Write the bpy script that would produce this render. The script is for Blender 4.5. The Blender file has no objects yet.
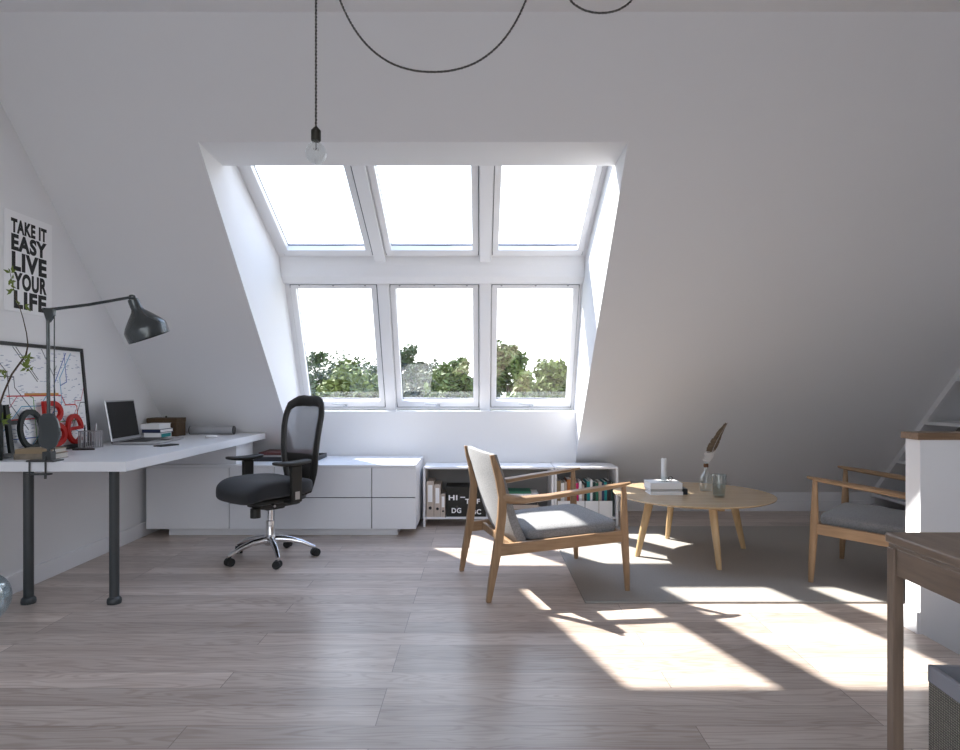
import bpy, bmesh, math, random
from mathutils import Vector, Matrix, Euler
random.seed(7)
C = bpy.context.scene.collection
sc = bpy.context.scene
PI = math.pi
R = math.radians

# ------------------------------------------------------------------ materials
def mat(name, col, rough=.6, metal=0., spec=.5, noise=0., nscale=8., stretch=(1, 1, 1), bump=0., bscale=200., col2=None, trans=0., coat=0., ior=None, sheen=0.):
    m = bpy.data.materials.new(name); m.use_nodes = True
    nt = m.node_tree; b = nt.nodes['Principled BSDF']
    b.inputs['Base Color'].default_value = (*col, 1)
    b.inputs['Roughness'].default_value = rough
    b.inputs['Metallic'].default_value = metal
    b.inputs['Specular IOR Level'].default_value = spec
    b.inputs['Transmission Weight'].default_value = trans
    b.inputs['Coat Weight'].default_value = coat
    b.inputs['Sheen Weight'].default_value = sheen
    if ior: b.inputs['IOR'].default_value = ior
    tc = nt.nodes.new('ShaderNodeTexCoord'); mp = nt.nodes.new('ShaderNodeMapping')
    nt.links.new(tc.outputs['Object'], mp.inputs['Vector']); mp.inputs['Scale'].default_value = stretch
    if noise > 0 or col2:
        n = nt.nodes.new('ShaderNodeTexNoise'); n.inputs['Scale'].default_value = nscale; n.inputs['Detail'].default_value = 6
        nt.links.new(mp.outputs[0], n.inputs['Vector'])
        r = nt.nodes.new('ShaderNodeValToRGB')
        c2 = col2 if col2 else tuple(c * (1 - noise) for c in col)
        r.color_ramp.elements[0].color = (*c2, 1); r.color_ramp.elements[1].color = (*col, 1)
        r.color_ramp.elements[0].position = .32; r.color_ramp.elements[1].position = .68
        nt.links.new(n.outputs[0], r.inputs[0]); nt.links.new(r.outputs[0], b.inputs['Base Color'])
    if bump > 0:
        n2 = nt.nodes.new('ShaderNodeTexNoise'); n2.inputs['Scale'].default_value = bscale; n2.inputs['Detail'].default_value = 3
        nt.links.new(mp.outputs[0], n2.inputs['Vector'])
        bp = nt.nodes.new('ShaderNodeBump'); bp.inputs['Strength'].default_value = bump; bp.inputs['Distance'].default_value = .002
        nt.links.new(n2.outputs[0], bp.inputs['Height']); nt.links.new(bp.outputs[0], b.inputs['Normal'])
    return m

def glass_mat(name, tint=(1, 1, 1), refl=.06):
    m = bpy.data.materials.new(name); m.use_nodes = True
    nt = m.node_tree; nt.nodes.remove(nt.nodes['Principled BSDF'])
    out = nt.nodes['Material Output']
    t = nt.nodes.new('ShaderNodeBsdfTransparent'); t.inputs[0].default_value = (*tint, 1)
    g = nt.nodes.new('ShaderNodeBsdfGlossy'); g.inputs['Roughness'].default_value = .02; g.inputs[0].default_value = (1, 1, 1, 1)
    mx = nt.nodes.new('ShaderNodeMixShader'); lw = nt.nodes.new('ShaderNodeLayerWeight'); lw.inputs['Blend'].default_value = .15
    mm = nt.nodes.new('ShaderNodeMath'); mm.operation = 'MULTIPLY_ADD'; mm.inputs[1].default_value = .55; mm.inputs[2].default_value = refl * .5
    nt.links.new(lw.outputs['Facing'], mm.inputs[0]); nt.links.new(mm.outputs[0], mx.inputs[0])
    nt.links.new(t.outputs[0], mx.inputs[1]); nt.links.new(g.outputs[0], mx.inputs[2]); nt.links.new(mx.outputs[0], out.inputs[0])
    return m

def floor_material():
    m = bpy.data.materials.new('oak_planks'); m.use_nodes = True
    nt = m.node_tree; b = nt.nodes['Principled BSDF']; L = nt.links.new; N = nt.nodes.new
    tc = N('ShaderNodeTexCoord'); mp = N('ShaderNodeMapping'); L(tc.outputs['Object'], mp.inputs[0])
    mp.inputs['Location'].default_value = (.35, .02, 0)
    br = N('ShaderNodeTexBrick'); br.offset = .37; br.offset_frequency = 3; br.squash = 1
    br.inputs['Scale'].default_value = 1; br.inputs['Brick Width'].default_value = 1.7; br.inputs['Row Height'].default_value = .135
    br.inputs['Mortar Size'].default_value = .0016; br.inputs['Mortar Smooth'].default_value = .3
    br.inputs['Color1'].default_value = (0, 0, 0, 1); br.inputs['Color2'].default_value = (1, 1, 1, 1); br.inputs['Mortar'].default_value = (.5, .5, .5, 1)
    L(mp.outputs[0], br.inputs['Vector'])
    # grain: strongly stretched along the plank, shifted per plank
    mx = N('ShaderNodeVectorMath'); mx.operation = 'MULTIPLY_ADD'
    cb = N('ShaderNodeCombineXYZ'); L(br.outputs['Color'], cb.inputs[2]); L(br.outputs['Color'], cb.inputs[0])
    mp2 = N('ShaderNodeMapping'); mp2.inputs['Scale'].default_value = (1.1, 11, 1); L(tc.outputs['Object'], mp2.inputs[0])
    L(cb.outputs[0], mx.inputs[0]); mx.inputs[1].default_value = (13, 1, 9); L(mp2.outputs[0], mx.inputs[2])
    n = N('ShaderNodeTexNoise'); n.inputs['Scale'].default_value = .9; n.inputs['Detail'].default_value = 2.5; n.inputs['Distortion'].default_value = .5
    L(mx.outputs[0], n.inputs['Vector'])
    sn = N('ShaderNodeMath'); sn.operation = 'MULTIPLY'; sn.inputs[1].default_value = 95; L(n.outputs[0], sn.inputs[0])
    si = N('ShaderNodeMath'); si.operation = 'SINE'; L(sn.outputs[0], si.inputs[0])
    sa = N('ShaderNodeMath'); sa.operation = 'MULTIPLY_ADD'; sa.inputs[1].default_value = .5; sa.inputs[2].default_value = .5; L(si.outputs[0], sa.inputs[0])
    mp3 = N('ShaderNodeMapping'); mp3.inputs['Scale'].default_value = (5, 190, 1); L(tc.outputs['Object'], mp3.inputs[0])
    n3 = N('ShaderNodeTexNoise'); n3.inputs['Scale'].default_value = 1.2; n3.inputs['Detail'].default_value = 4; L(mp3.outputs[0], n3.inputs['Vector'])
    rg = N('ShaderNodeValToRGB'); rg.color_ramp.elements[0].position = .0; rg.color_ramp.elements[1].position = .55
    rg.color_ramp.elements[0].color = (.84, .80, .77, 1); rg.color_ramp.elements[1].color = (1.02, 1.02, 1.02, 1); L(sa.outputs[0], rg.inputs[0])
    r1 = N('ShaderNodeValToRGB'); r1.color_ramp.elements[0].position = .3; r1.color_ramp.elements[1].position = .66
    r1.color_ramp.elements[0].color = (.50, .415, .365, 1); r1.color_ramp.elements[1].color = (.62, .54, .485, 1)
    L(n.outputs[0], r1.inputs[0])
    r2 = N('ShaderNodeValToRGB'); r2.color_ramp.elements[0].color = (.76, .745, .73, 1); r2.color_ramp.elements[1].color = (1.10, 1.09, 1.08, 1)
    L(br.outputs['Color'], r2.inputs[0])
    mu = N('ShaderNodeMix'); mu.data_type = 'RGBA'; mu.blend_type = 'MULTIPLY'; mu.inputs[0].default_value = 1
    L(r1.outputs[0], mu.inputs[6]); L(r2.outputs[0], mu.inputs[7])
    r3 = N('ShaderNodeValToRGB'); r3.color_ramp.elements[0].position = .35; r3.color_ramp.elements[1].position = .6
    r3.color_ramp.elements[0].color = (.90, .88, .86, 1); r3.color_ramp.elements[1].color = (1.02, 1.02, 1.02, 1); L(n3.outputs[0], r3.inputs[0])
    mu2 = N('ShaderNodeMix'); mu2.data_type = 'RGBA'; mu2.blend_type = 'MULTIPLY'; mu2.inputs[0].default_value = 1
    L(mu.outputs[2], mu2.inputs[6]); L(r3.outputs[0], mu2.inputs[7])
    mu3 = N('ShaderNodeMix'); mu3.data_type = 'RGBA'; mu3.blend_type = 'MULTIPLY'; mu3.inputs[0].default_value = 1; L(mu2.outputs[2], mu3.inputs[6]); L(rg.outputs[0], mu3.inputs[7])
    mo = N('ShaderNodeMix'); mo.data_type = 'RGBA'; L(br.outputs['Fac'], mo.inputs[0]); L(mu3.outputs[2], mo.inputs[6]); mo.inputs[7].default_value = (.20, .155, .13, 1)
    L(mo.outputs[2], b.inputs['Base Color'])
    b.inputs['Roughness'].default_value = .30; b.inputs['Specular IOR Level'].default_value = .5
    bp = N('ShaderNodeBump'); bp.inputs['Strength'].default_value = .12; bp.inputs['Distance'].default_value = .0006
    L(n3.outputs[0], bp.inputs['Height']); L(bp.outputs[0], b.inputs['Normal'])
    return m

M = {}
M['wall'] = mat('white_plaster', (.79, .79, .80), .85, bump=.08, bscale=60, spec=.25)
M['trimw'] = mat('white_paint', (.80, .80, .82), .45, spec=.4)
M['winwhite'] = mat('white_window_lacquer', (.82, .82, .83), .35)
M['gasket'] = mat('grey_gasket', (.12, .12, .13), .6)
M['floor'] = floor_material()
M['glass'] = glass_mat('window_glass')
M['whitelac'] = mat('white_laminate', (.78, .79, .82), .32)
M['seam'] = mat('dark_gap', (.05, .05, .055), .8)
M['greymetal'] = mat('dark_grey_metal', (.055, .06, .062), .4, .3)
M['lampmetal'] = mat('lamp_grey_enamel', (.065, .075, .078), .27, .55, coat=.4)
M['chrome'] = mat('polished_aluminium', (.75, .75, .76), .14, 1.)
M['blackpl'] = mat('black_plastic', (.018, .017, .014), .45)
M['blackfab'] = mat('black_fabric', (.022, .023, .026), .9, bump=.5, bscale=500, sheen=.15)
M['rubber'] = mat('black_rubber', (.012, .012, .012), .6)
M['wood'] = mat('oiled_beech', (.37, .232, .128), .42, noise=.0, col2=(.25, .15, .078), nscale=5, stretch=(9, 9, 1.2))
M['woodx'] = mat('oiled_beech_lengthwise', (.37, .232, .128), .42, col2=(.25, .15, .078), nscale=5, stretch=(1.2, 9, 9))
M['tablewood'] = mat('pale_oak_veneer', (.58, .43, .27), .24, col2=(.48, .34, .20), nscale=4, stretch=(1.0, 12, 12))
M['tableleg'] = mat('pale_oak_leg', (.60, .42, .23), .4, col2=(.48, .32, .16), nscale=5, stretch=(9, 9, 1.2))
M['darkwood'] = mat('grey_brown_walnut', (.25, .175, .122), .36, col2=(.17, .118, .082), nscale=5, stretch=(12, 1.2, 12))
M['darkleg'] = mat('grey_brown_walnut_leg', (.25, .175, .122), .36, col2=(.17, .118, .082), nscale=5, stretch=(12, 12, 1.2))
M['capwood'] = mat('brown_cap_wood', (.26, .16, .09), .4, col2=(.17, .10, .055), nscale=5, stretch=(1.2, 14, 12))
M['greyfab'] = mat('light_grey_wool', (.285, .285, .29), .95, noise=.35, nscale=150, bump=.6, bscale=420, sheen=.2)
M['rug'] = mat('grey_rug', (.37, .345, .315), .98, noise=.14, nscale=180, bump=.8, bscale=320)
M['paper'] = mat('white_paper', (.88, .88, .89), .7)
M['ink'] = mat('black_ink', (.012, .012, .012), .7)
M['frameblk'] = mat('black_frame', (.015, .015, .014), .35)
M['red'] = mat('red_lacquer', (.40, .009, .005), .5, spec=.3)
M['blackltr'] = mat('dark_green_black_lacquer', (.014, .018, .017), .5, spec=.3)
M['alu'] = mat('brushed_aluminium', (.55, .56, .58), .32, .9)
M['screen'] = mat('dark_screen', (.018, .018, .018), .5, spec=.2)
M['keys'] = mat('dark_keys', (.03, .03, .035), .5)
M['wire'] = mat('grey_wire', (.42, .42, .44), .4, .5)
M['brownbox'] = mat('brown_leather', (.085, .048, .018), .6, noise=.3, nscale=30)
M['teal'] = mat('teal_cover', (.01, .27, .28), .5)
M['navy'] = mat('navy_cover', (.02, .03, .09), .5)
M['dkred'] = mat('maroon_cover', (.10, .022, .018), .5)
M['oldbook'] = mat('aged_tan_cover', (.26, .215, .165), .8, noise=.35, nscale=25)
M['pages'] = mat('book_pages', (.62, .58, .52), .9, noise=.15, nscale=6, stretch=(1, 1, 90))
M['magenta'] = mat('magenta_cover', (.62, .01, .14), .5)
M['orange'] = mat('burnt_orange_cover', (.42, .14, .03), .5)
M['tan'] = mat('tan_cover', (.30, .22, .13), .6)
M['green'] = mat('green_cover', (.02, .17, .10), .5)
M['dkgreen'] = mat('dark_green_cover', (.012, .05, .045), .5)
M['blackbook'] = mat('black_cover', (.015, .015, .018), .5)
M['binder'] = mat('beige_binder_card', (.50, .42, .36), .7)
M['stencil'] = mat('black_stencil_box', (.018, .017, .013), .7)
M['wax'] = mat('white_wax', (.80, .80, .79), .5)
M['thinglass'] = glass_mat('clear_thin_glass', (.95, .97, .97), .08)
M['smokeglass'] = glass_mat('smoky_thin_glass', (.86, .89, .89), .15)
M['blueglass'] = glass_mat('pale_blue_glass', (.86, .91, .93), .2)
M['water'] = glass_mat('grey_water', (.84, .87, .87), .06)
M['cork'] = mat('brown_band', (.13, .06, .03), .8)
M['feather'] = mat('brown_feather', (.20, .145, .095), .9, col2=(.08, .055, .035), nscale=16, stretch=(1, 1, 4))
M['down'] = mat('white_down', (.65, .62, .60), .95)
M['basket'] = None
M['stem'] = mat('brown_stem', (.07, .045, .025), .8)
M['leafp'] = mat('green_leaf', (.16, .22, .035), .6)
M['brass'] = mat('aged_black_brass', (.03, .027, .02), .45, .5)
M['shelfgrey'] = mat('grey_shelf_back', (.24, .235, .23), .7)
M['filament'] = mat('tungsten_filament', (.2, .2, .2), .5, .8)

def woven(name, c1, c2):
    m = bpy.data.materials.new(name); m.use_nodes = True; nt = m.node_tree; b = nt.nodes['Principled BSDF']
    tc = nt.nodes.new('ShaderNodeTexCoord'); w1 = nt.nodes.new('ShaderNodeTexWave'); w2 = nt.nodes.new('ShaderNodeTexWave')
    w1.bands_direction = 'Z'; w1.inputs['Scale'].default_value = 46; w1.inputs['Distortion'].default_value = 1.2; w1.inputs['Detail Scale'].default_value = 4
    w2.bands_direction = 'Y'; w2.inputs['Scale'].default_value = 46; w2.inputs['Distortion'].default_value = 1.2; w2.inputs['Detail Scale'].default_value = 4
    mx = nt.nodes.new('ShaderNodeMath'); mx.operation = 'MULTIPLY'
    nt.links.new(tc.outputs['Object'], w1.inputs[0]); nt.links.new(tc.outputs['Object'], w2.inputs[0])
    nt.links.new(w1.outputs[1], mx.inputs[0]); nt.links.new(w2.outputs[1], mx.inputs[1])
    r = nt.nodes.new('ShaderNodeValToRGB'); r.color_ramp.elements[0].color = (*c1, 1); r.color_ramp.elements[1].color = (*c2, 1)
    r.color_ramp.elements[1].position = .6
    nt.links.new(mx.outputs[0], r.inputs[0]); nt.links.new(r.outputs[0], b.inputs['Base Color'])
    bp = nt.nodes.new('ShaderNodeBump'); bp.inputs['Distance'].default_value = .003; nt.links.new(mx.outputs[0], bp.inputs['Height'])
    nt.links.new(bp.outputs[0], b.inputs['Normal']); b.inputs['Roughness'].default_value = .85
    return m
M['basket'] = woven('woven_grey_brown_fibre', (.10, .09, .075), (.46, .42, .34))
M['bandfab'] = mat('grey_binding_tape', (.33, .33, .36), .85)

def mesh_fabric():
    m = bpy.data.materials.new('open_back_net'); m.use_nodes = True; nt = m.node_tree; b = nt.nodes['Principled BSDF']
    b.inputs['Base Color'].default_value = (.15, .155, .17, 1); b.inputs['Roughness'].default_value = .6
    t = nt.nodes.new('ShaderNodeBsdfTransparent'); mx = nt.nodes.new('ShaderNodeMixShader'); mx.inputs[0].default_value = .68
    out = nt.nodes['Material Output']
    nt.links.new(t.outputs[0], mx.inputs[1]); nt.links.new(b.outputs[0], mx.inputs[2]); nt.links.new(mx.outputs[0], out.inputs[0])
    return m
M['net'] = mesh_fabric()

# ------------------------------------------------------------------ mesh builder
class MB:
    def __init__(s): s.v = []; s.f = []; s.smooth = []
    def add(s, vs, fs, smooth=False, T=None):
        o = len(s.v)
        s.v += [tuple(T @ Vector(p)) if T else tuple(p) for p in vs]
        s.f += [tuple(o + i for i in f) for f in fs]; s.smooth += [smooth] * len(fs)
        return s
    def box(s, x0, x1, y0, y1, z0, z1, T=None):
        v = [(x, y, z) for z in (z0, z1) for y in (y0, y1) for x in (x0, x1)]
        f = [(0, 2, 3, 1), (4, 5, 7, 6), (0, 1, 5, 4), (2, 6, 7, 3), (0, 4, 6, 2), (1, 3, 7, 5)]
        return s.add(v, f, False, T)
    def prism_x(s, poly, x0, x1):            # polygon in (y, z) extruded along x
        n = len(poly); v = [(x0, y, z) for y, z in poly] + [(x1, y, z) for y, z in poly]
        f = [tuple(range(n))[::-1], tuple(range(n, 2 * n))] + [(i, (i + 1) % n, n + (i + 1) % n, n + i) for i in range(n)]
        return s.add(v, f)
    def prism_z(s, poly, z0, z1, T=None):
        n = len(poly); v = [(x, y, z0) for x, y in poly] + [(x, y, z1) for x, y in poly]
        f = [tuple(range(n))[::-1], tuple(range(n, 2 * n))] + [(i, (i + 1) % n, n + (i + 1) % n, n + i) for i in range(n)]
        return s.add(v, f, False, T)
    def loft(s, secs, smooth=False, T=None, caps=True, closed=False):
        n = len(secs[0]); v = [p for q in secs for p in q]; f = []
        m = len(secs)
        for k in range(m if closed else m - 1):
            k2 = (k + 1) % m
            f += [(k * n + i, k * n + (i + 1) % n, k2 * n + (i + 1) % n, k2 * n + i) for i in range(n)]
        s.add(v, f, smooth, T)
        if caps and not closed:
            s.add(secs[0][::-1], [tuple(range(n))], False, T); s.add(secs[-1], [tuple(range(n))], False, T)
        return s
    def tube(s, path, rad, n=12, T=None, caps=True, closed=False):
        path = [Vector(p) for p in path]; m = len(path)
        rads = rad if isinstance(rad, (list, tuple)) else [rad] * m
        t0 = (path[1] - path[0]).normalized(); up = Vector((0, 0, 1)) if abs(t0.z) < .9 else Vector((1, 0, 0))
        a = t0.cross(up).normalized(); secs = []
        for i in range(m):
            if closed: t = (path[(i + 1) % m] - path[i - 1]).normalized()
            else: t = (path[min(i + 1, m - 1)] - path[max(i - 1, 0)]).normalized()
            a = (a - t * a.dot(t)).normalized(); b = t.cross(a)
            secs.append([tuple(path[i] + (a * math.cos(2 * PI * j / n) + b * math.sin(2 * PI * j / n)) * rads[i]) for j in range(n)])
        return s.loft(secs, True, T, caps, closed)
    def lathe(s, prof, n=32, T=None):        # prof: (r, z)
        secs = [[(r * math.cos(2 * PI * j / n), r * math.sin(2 * PI * j / n), z) for j in range(n)] for r, z in prof]
        return s.loft(secs, True, T, caps=(prof[0][0] > 1e-4 and prof[-1][0] > 1e-4 and False))
    def cyl(s, r, z0, z1, n=24, T=None, r2=None):
        r2 = r if r2 is None else r2
        a = [(r * math.cos(2 * PI * j / n), r * math.sin(2 * PI * j / n), z0) for j in range(n)]
        b = [(r2 * math.cos(2 * PI * j / n), r2 * math.sin(2 * PI * j / n), z1) for j in range(n)]
        return s.loft([a, b], True, T)
    def sup(s, a, b, c, e1=.35, e2=.3, n=40, m=20, T=None, fn=None):   # superellipsoid
        pw = lambda x, e: math.copysign(abs(x) ** e, x)
        v = []; f = []
        for i in range(m + 1):
            ph = -PI / 2 + PI * i / m
            for j in range(n):
                th = 2 * PI * j / n
                p = (a * pw(math.cos(ph), e1) * pw(math.cos(th), e2), b * pw(math.cos(ph), e1) * pw(math.sin(th), e2), c * pw(math.sin(ph), e1))
                v.append(fn(p) if fn else p)
        for i in range(m):
            for j in range(n):
                f.append((i * n + j, i * n + (j + 1) % n, (i + 1) * n + (j + 1) % n, (i + 1) * n + j))
        return s.add(v, f, True, T)
    def build(s, name, m, parent=None, bevel=0., seg=2):
        me = bpy.data.meshes.new(name); me.from_pydata(s.v, [], s.f); me.validate(); 
        bm = bmesh.new(); bm.from_mesh(me); bmesh.ops.remove_doubles(bm, verts=bm.verts, dist=1e-6)
        bmesh.ops.recalc_face_normals(bm, faces=bm.faces); bm.to_mesh(me); bm.free()
        anys = any(s.smooth)
        if anys and len(me.polygons):
            me.shade_smooth()
            try: me.set_sharp_from_angle(angle=R(38))
            except Exception: pass
        me.materials.append(m)
        o = bpy.data.objects.new(name, me); C.objects.link(o)
        if parent: o.parent = parent
        if bevel > 0:
            md = o.modifiers.new('bevel', 'BEVEL'); md.width = bevel; md.segments = seg; md.limit_method = 'ANGLE'; md.angle_limit = R(35)
        return o

def thing(name, label, cat, loc=(0, 0, 0), rot=0, group=None):
    o = bpy.data.objects.new(name, None); C.objects.link(o); o.empty_display_size = .1
    o.location = loc; o.rotation_euler = (0, 0, rot); o['label'] = label; o['category'] = cat
    if group: o['group'] = group
    return o
def tag(o, label, cat, group=None):
    o['label'] = label; o['category'] = cat
    if group: o['group'] = group
    return o
def struct(o): o['kind'] = 'structure'; return o
def at(o, loc, rz=0): o.location = loc; o.rotation_euler = (0, 0, rz); return o
def arc(cx, cy, r, a0, a1, n): return [(cx + r * math.cos(a0 + (a1 - a0) * i / n), cy + r * math.sin(a0 + (a1 - a0) * i / n)) for i in range(n + 1)]
def text_mb(mb, txt, w, h, T, depth=.001, bold=.012, align='fit'):
    cu = bpy.data.curves.new('lettering', 'FONT'); cu.body = txt; cu.size = 1; cu.offset = bold; cu.resolution_u = 5; cu.space_character = 1.12; cu.extrude = 0
    ob = bpy.data.objects.new('lettering', cu); C.objects.link(ob)
    bpy.context.view_layer.update()
    me = bpy.data.meshes.new_from_object(ob)
    xs = [v.co.x for v in me.vertices]; ys = [v.co.y for v in me.vertices]
    x0, x1, y0, y1 = min(xs), max(xs), min(ys), max(ys)
    bm = bmesh.new(); bm.from_mesh(me)
    r = bmesh.ops.extrude_face_region(bm, geom=bm.faces[:]); vs = [e for e in r['geom'] if isinstance(e, bmesh.types.BMVert)]
    S = Matrix.Diagonal((w / (x1 - x0), h / (y1 - y0), 1, 1)) @ Matrix.Translation((-x0, -y0, 0))
    for v in bm.verts: v.co = S @ v.co
    for v in vs: v.co.z += depth
    bm.verts.index_update(); 
    mb.add([tuple(v.co) for v in bm.verts], [tuple(v.index for v in f.verts) for f in bm.faces], False, T)
    bm.free(); bpy.data.objects.remove(ob); bpy.data.curves.remove(cu)
    return mb
def frameM(o, u, v, w):
    u, v, w = Vector(u).normalized(), Vector(v).normalized(), Vector(w).normalized()
    m = Matrix((u, v, w)).transposed().to_4x4(); m.translation = Vector(o); return m

# ------------------------------------------------------------------ the room
XL, XR = -2.57, 3.58            # gables
S = 650 / 640.
def zs(y): return 6.145 - S * y  # sloping ceiling
YT, ZT = 3.128, 2.968
YK = 5.88
OX0, OX1 = -1.578, .828         # dormer opening
OY0, OY1 = 3.582, 5.52
nn = Vector((S, 1)).normalized() * .14
def slab(mb, y0, y1, x0, x1):
    a = (y0, zs(y0)); b = (y1, zs(y1))
    return mb.prism_x([a, b, (b[0] + nn.x, b[1] + nn.y), (a[0] + nn.x, a[1] + nn.y)], x0, x1)
HX0, HX1, HY0, HY1 = 2.03, 3.12, .7, 2.94     # stairwell hole
mb = MB()
mb.box(XL - .1, HX0, -3.9, 6.0, -.2, 0); mb.box(HX0, XR + .5, HY1, 6.0, -.2, 0); mb.box(HX0, XR + .1, -3.9, HY0, -.2, 0); mb.box(HX1, XR + .1, HY0, HY1, -.2, 0)
struct(mb.build('floor', M['floor']))
mb = MB(); mb.box(HX1, HX1 + .1, HY0, HY1, -2.6, -.2); mb.box(HX0, HX1, HY0 - .1, HY0, -2.6, -.2)
mb.box(HX0 - .1, HX0, HY0 - .1, HY1 + .1, -2.6, -.2)
struct(mb.build('wall_stairwell', M['wall']))
struct(MB().box(HX0 - .1, HX1 + .1, HY0 - .1, HY1 + .1, -2.7, -2.6).build('floor_lower', M['floor']))
# sloped front with the dormer opening
mb = MB()
slab(mb, YT - .1, YK + .1, XL - .1, OX0 - .1); slab(mb, YT - .1, YK + .1, OX1 + .1, XR + .5)
slab(mb, YT - .1, OY0, OX0 - .1, OX1 + .1); slab(mb, OY1 + .002, YK + .1, OX0 - .1, OX1 + .1)
struct(mb.build('ceiling_front_slope', M['wall']))
struct(MB().box(XL - .1, XR + .5, -1.0, YT + .02, ZT, ZT + .15).build('ceiling', M['wall']))
# knee wall on both sides of the dormer
mb = MB(); mb.box(XL - .1, OX0 + .02, YK, YK + .12, -.05, .22); mb.box(OX1 - .02, XR + .5, YK, YK + .12, -.05, .22)
struct(mb.build('wall_front', M['wall']))
struct(MB().box(XL - .1, XL, -3.9, 6.0, -.05, 3.1).build('wall_left', M['wall']))
struct(MB().box(XR + .36, XR + .5, -3.9, 6.0, -.05, 3.1).build('wall_right', M['wall']))
struct(MB().box(XR, XR + .37, -3.9, 4.15, -.05, 3.0).build('wall_right_near', M['wall']))
# rear of the room: slope with its own window opening
zr = lambda y: 2.968 + S * (y + 1.0)
def slabr(mb, y0, y1, x0, x1):
    return mb.prism_x([(y0, zr(y0)), (y1, zr(y1)), (y1 - nn.x, zr(y1) + nn.y), (y0 - nn.x, zr(y0) + nn.y)], x0, x1)
RW = (-2.5, 1.5, -3.4, -1.08)
mb = MB(); slabr(mb, -3.8, -.95, XL - .1, RW[0]); slabr(mb, -3.8, -.95, RW[1], XR + .5); slabr(mb, -3.8, RW[2], RW[0], RW[1]); slabr(mb, RW[3], -.95, RW[0], RW[1])
struct(mb.build('ceiling_rear_slope', M['wall']))
struct(MB().box(XL - .1, XR + .5, -3.9, -3.76, -.05, .4).build('wall_rear', M['wall']))
# rear windows (behind the viewpoint)
vr = Vector((0, 1, S)).normalized()
Lr = (Vector((0, RW[3], zr(RW[3]))) - Vector((0, RW[2], zr(RW[2])))).length
for i in range(3):
    w = (RW[1] - RW[0]) / 3
    T = frameM((RW[0] + i * w, RW[2], zr(RW[2])), (1, 0, 0), vr, Vector((1, 0, 0)).cross(vr))
    e = bpy.data.objects.new('window_%d' % (7 + i), None); C.objects.link(e); struct(e); e.matrix_world = T
    f = MB(); 
    for (a, b, c, d) in ((0, w, 0, .08), (0, w, Lr - .08, Lr), (0, .08, .08, Lr - .08), (w - .08, w, .08, Lr - .08)): f.box(a, b, c, d, 0, .08)
    f.build('frame', M['winwhite'], e)
    MB().box(.08, w - .08, .08, Lr - .08, .03, .04).build('pane', M['glass'], e)

# dormer cheeks, head lining, lower wall
ck = [(OY0, zs(OY0)), (OY0 + .06, 2.60), (3.90, 2.76), (3.96, 2.76), (5.075, 2.235), (5.26, 1.985), (5.765, .935), (5.765, .88), (5.60, .46), (OY1, zs(OY1))]
struct(MB().prism_x(ck, OX0 - .1, OX0).build('trim_1', M['wall']))
struct(MB().prism_x(ck, OX1, OX1 + .1).build('trim_2', M['wall']))
HL = 3.93
mb = MB(); mb.prism_x([(OY0, zs(OY0)), (HL, 2.495), (HL, 2.57), (OY0 + .055, 2.57)], OX0, OX1); mb.box(OX0, OX1, HL - .04, HL, 2.56, 2.73)
struct(mb.build('trim_3', M['wall']))
struct(MB().box(OX0, OX1, OY1, 5.75, -.05, .93).build('wall_dormer', M['wall']))
beam = [(5.028, 2.172), (5.045, 2.10), (5.075, 2.012), (5.13, 1.972), (5.20, 1.968), (5.30, 2.0), (5.13, 2.22), (5.08, 2.19)]
struct(MB().prism_x(beam, OX0, OX1).build('trim_4', M['winwhite'], None, .006))

# windows
W0, WM = -1.610, .826
UB, UT = Vector((0, 5.033, 2.160)), Vector((0, 3.94, 2.674))
LB, LT = Vector((0, 5.684, .938)), Vector((0, 5.174, 1.999))
def ring(mb, x0, x1, y0, y1, wl, wr, wb, wt, z0, z1):
    mb.box(x0, x1, y0, y0 + wb, z0, z1); mb.box(x0, x1, y1 - wt, y1, z0, z1)
    mb.box(x0, x0 + wl, y0 + wb, y1 - wt, z0, z1); mb.box(x1 - wr, x1, y0 + wb, y1 - wt, z0, z1); return mb
def window(n, i, B, Tp, upper):
    v = (Tp - B); H = v.length; v.normalize(); u = Vector((1, 0, 0)); w = u.cross(v)
    x0 = W0 + WM * i; x1 = x0 + WM
    e = bpy.data.objects.new('window_%d' % n, None); C.objects.link(e); struct(e)
    e.matrix_world = frameM((x0, B.y, B.z), u, v, w)
    l = .045 if i > 0 else .02; r = WM - (.045 if i < 2 else .03)
    lw = .0 if i > 0 else (.052 if upper else .042); rw = .0 if i < 2 else (.033 if upper else .025)
    fb = .03
    ring(MB(), l, r, 0, H, lw + .012, rw + .012, fb, .03, -.085, -.002 if upper else .004).build('frame', M['winwhite'], e, .002)
    a, b_, c, d = l + lw, r - rw, fb, H - .03
    ring(MB(), a + .006, b_ - .006, c - .004, d + .004, .012, .012, .01, .01, -.07, .001 if upper else .006).build('gasket', M['gasket'], e)
    sb = .070 if upper else .058
    ring(MB(), a + .013, b_ - .013, c + .004, d - .004, .042, .042, sb, .03 if not upper else .05, -.05, .014).build('sash', M['winwhite'], e, .004)
    ring(MB(), a + .053, b_ - .053, c + sb, d - .03, .004, .004, .006, .006, -.04, -.03).build('glazing_bead', M['gasket'], e)
    MB().box(a + .05, b_ - .05, c + sb - .004, d - .03, -.045, -.038).build('pane', M['glass'], e)
    if not upper:
        cx = (a + b_) / 2
        h = MB(); h.box(cx - .02, cx + .02, .034, .062, .014, .026); h.tube([(cx, .048, .02), (cx, .052, .042), (cx - .01, .075, .05), (cx - .11, .085, .05)], .006, 8)
        h.build('handle', M['alu'], e, .001)
        for q in (.12, .5, .86):
            MB().cyl(.008, -.002, .016, 10, Matrix.Translation((a + (b_ - a) * q, d - .006, .0))).build('screw_cap', M['wire'], e)
for i in range(3): window(1 + i, i, UB, UT, True)
for i in range(3): window(4 + i, i, LB, LT, False)
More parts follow.
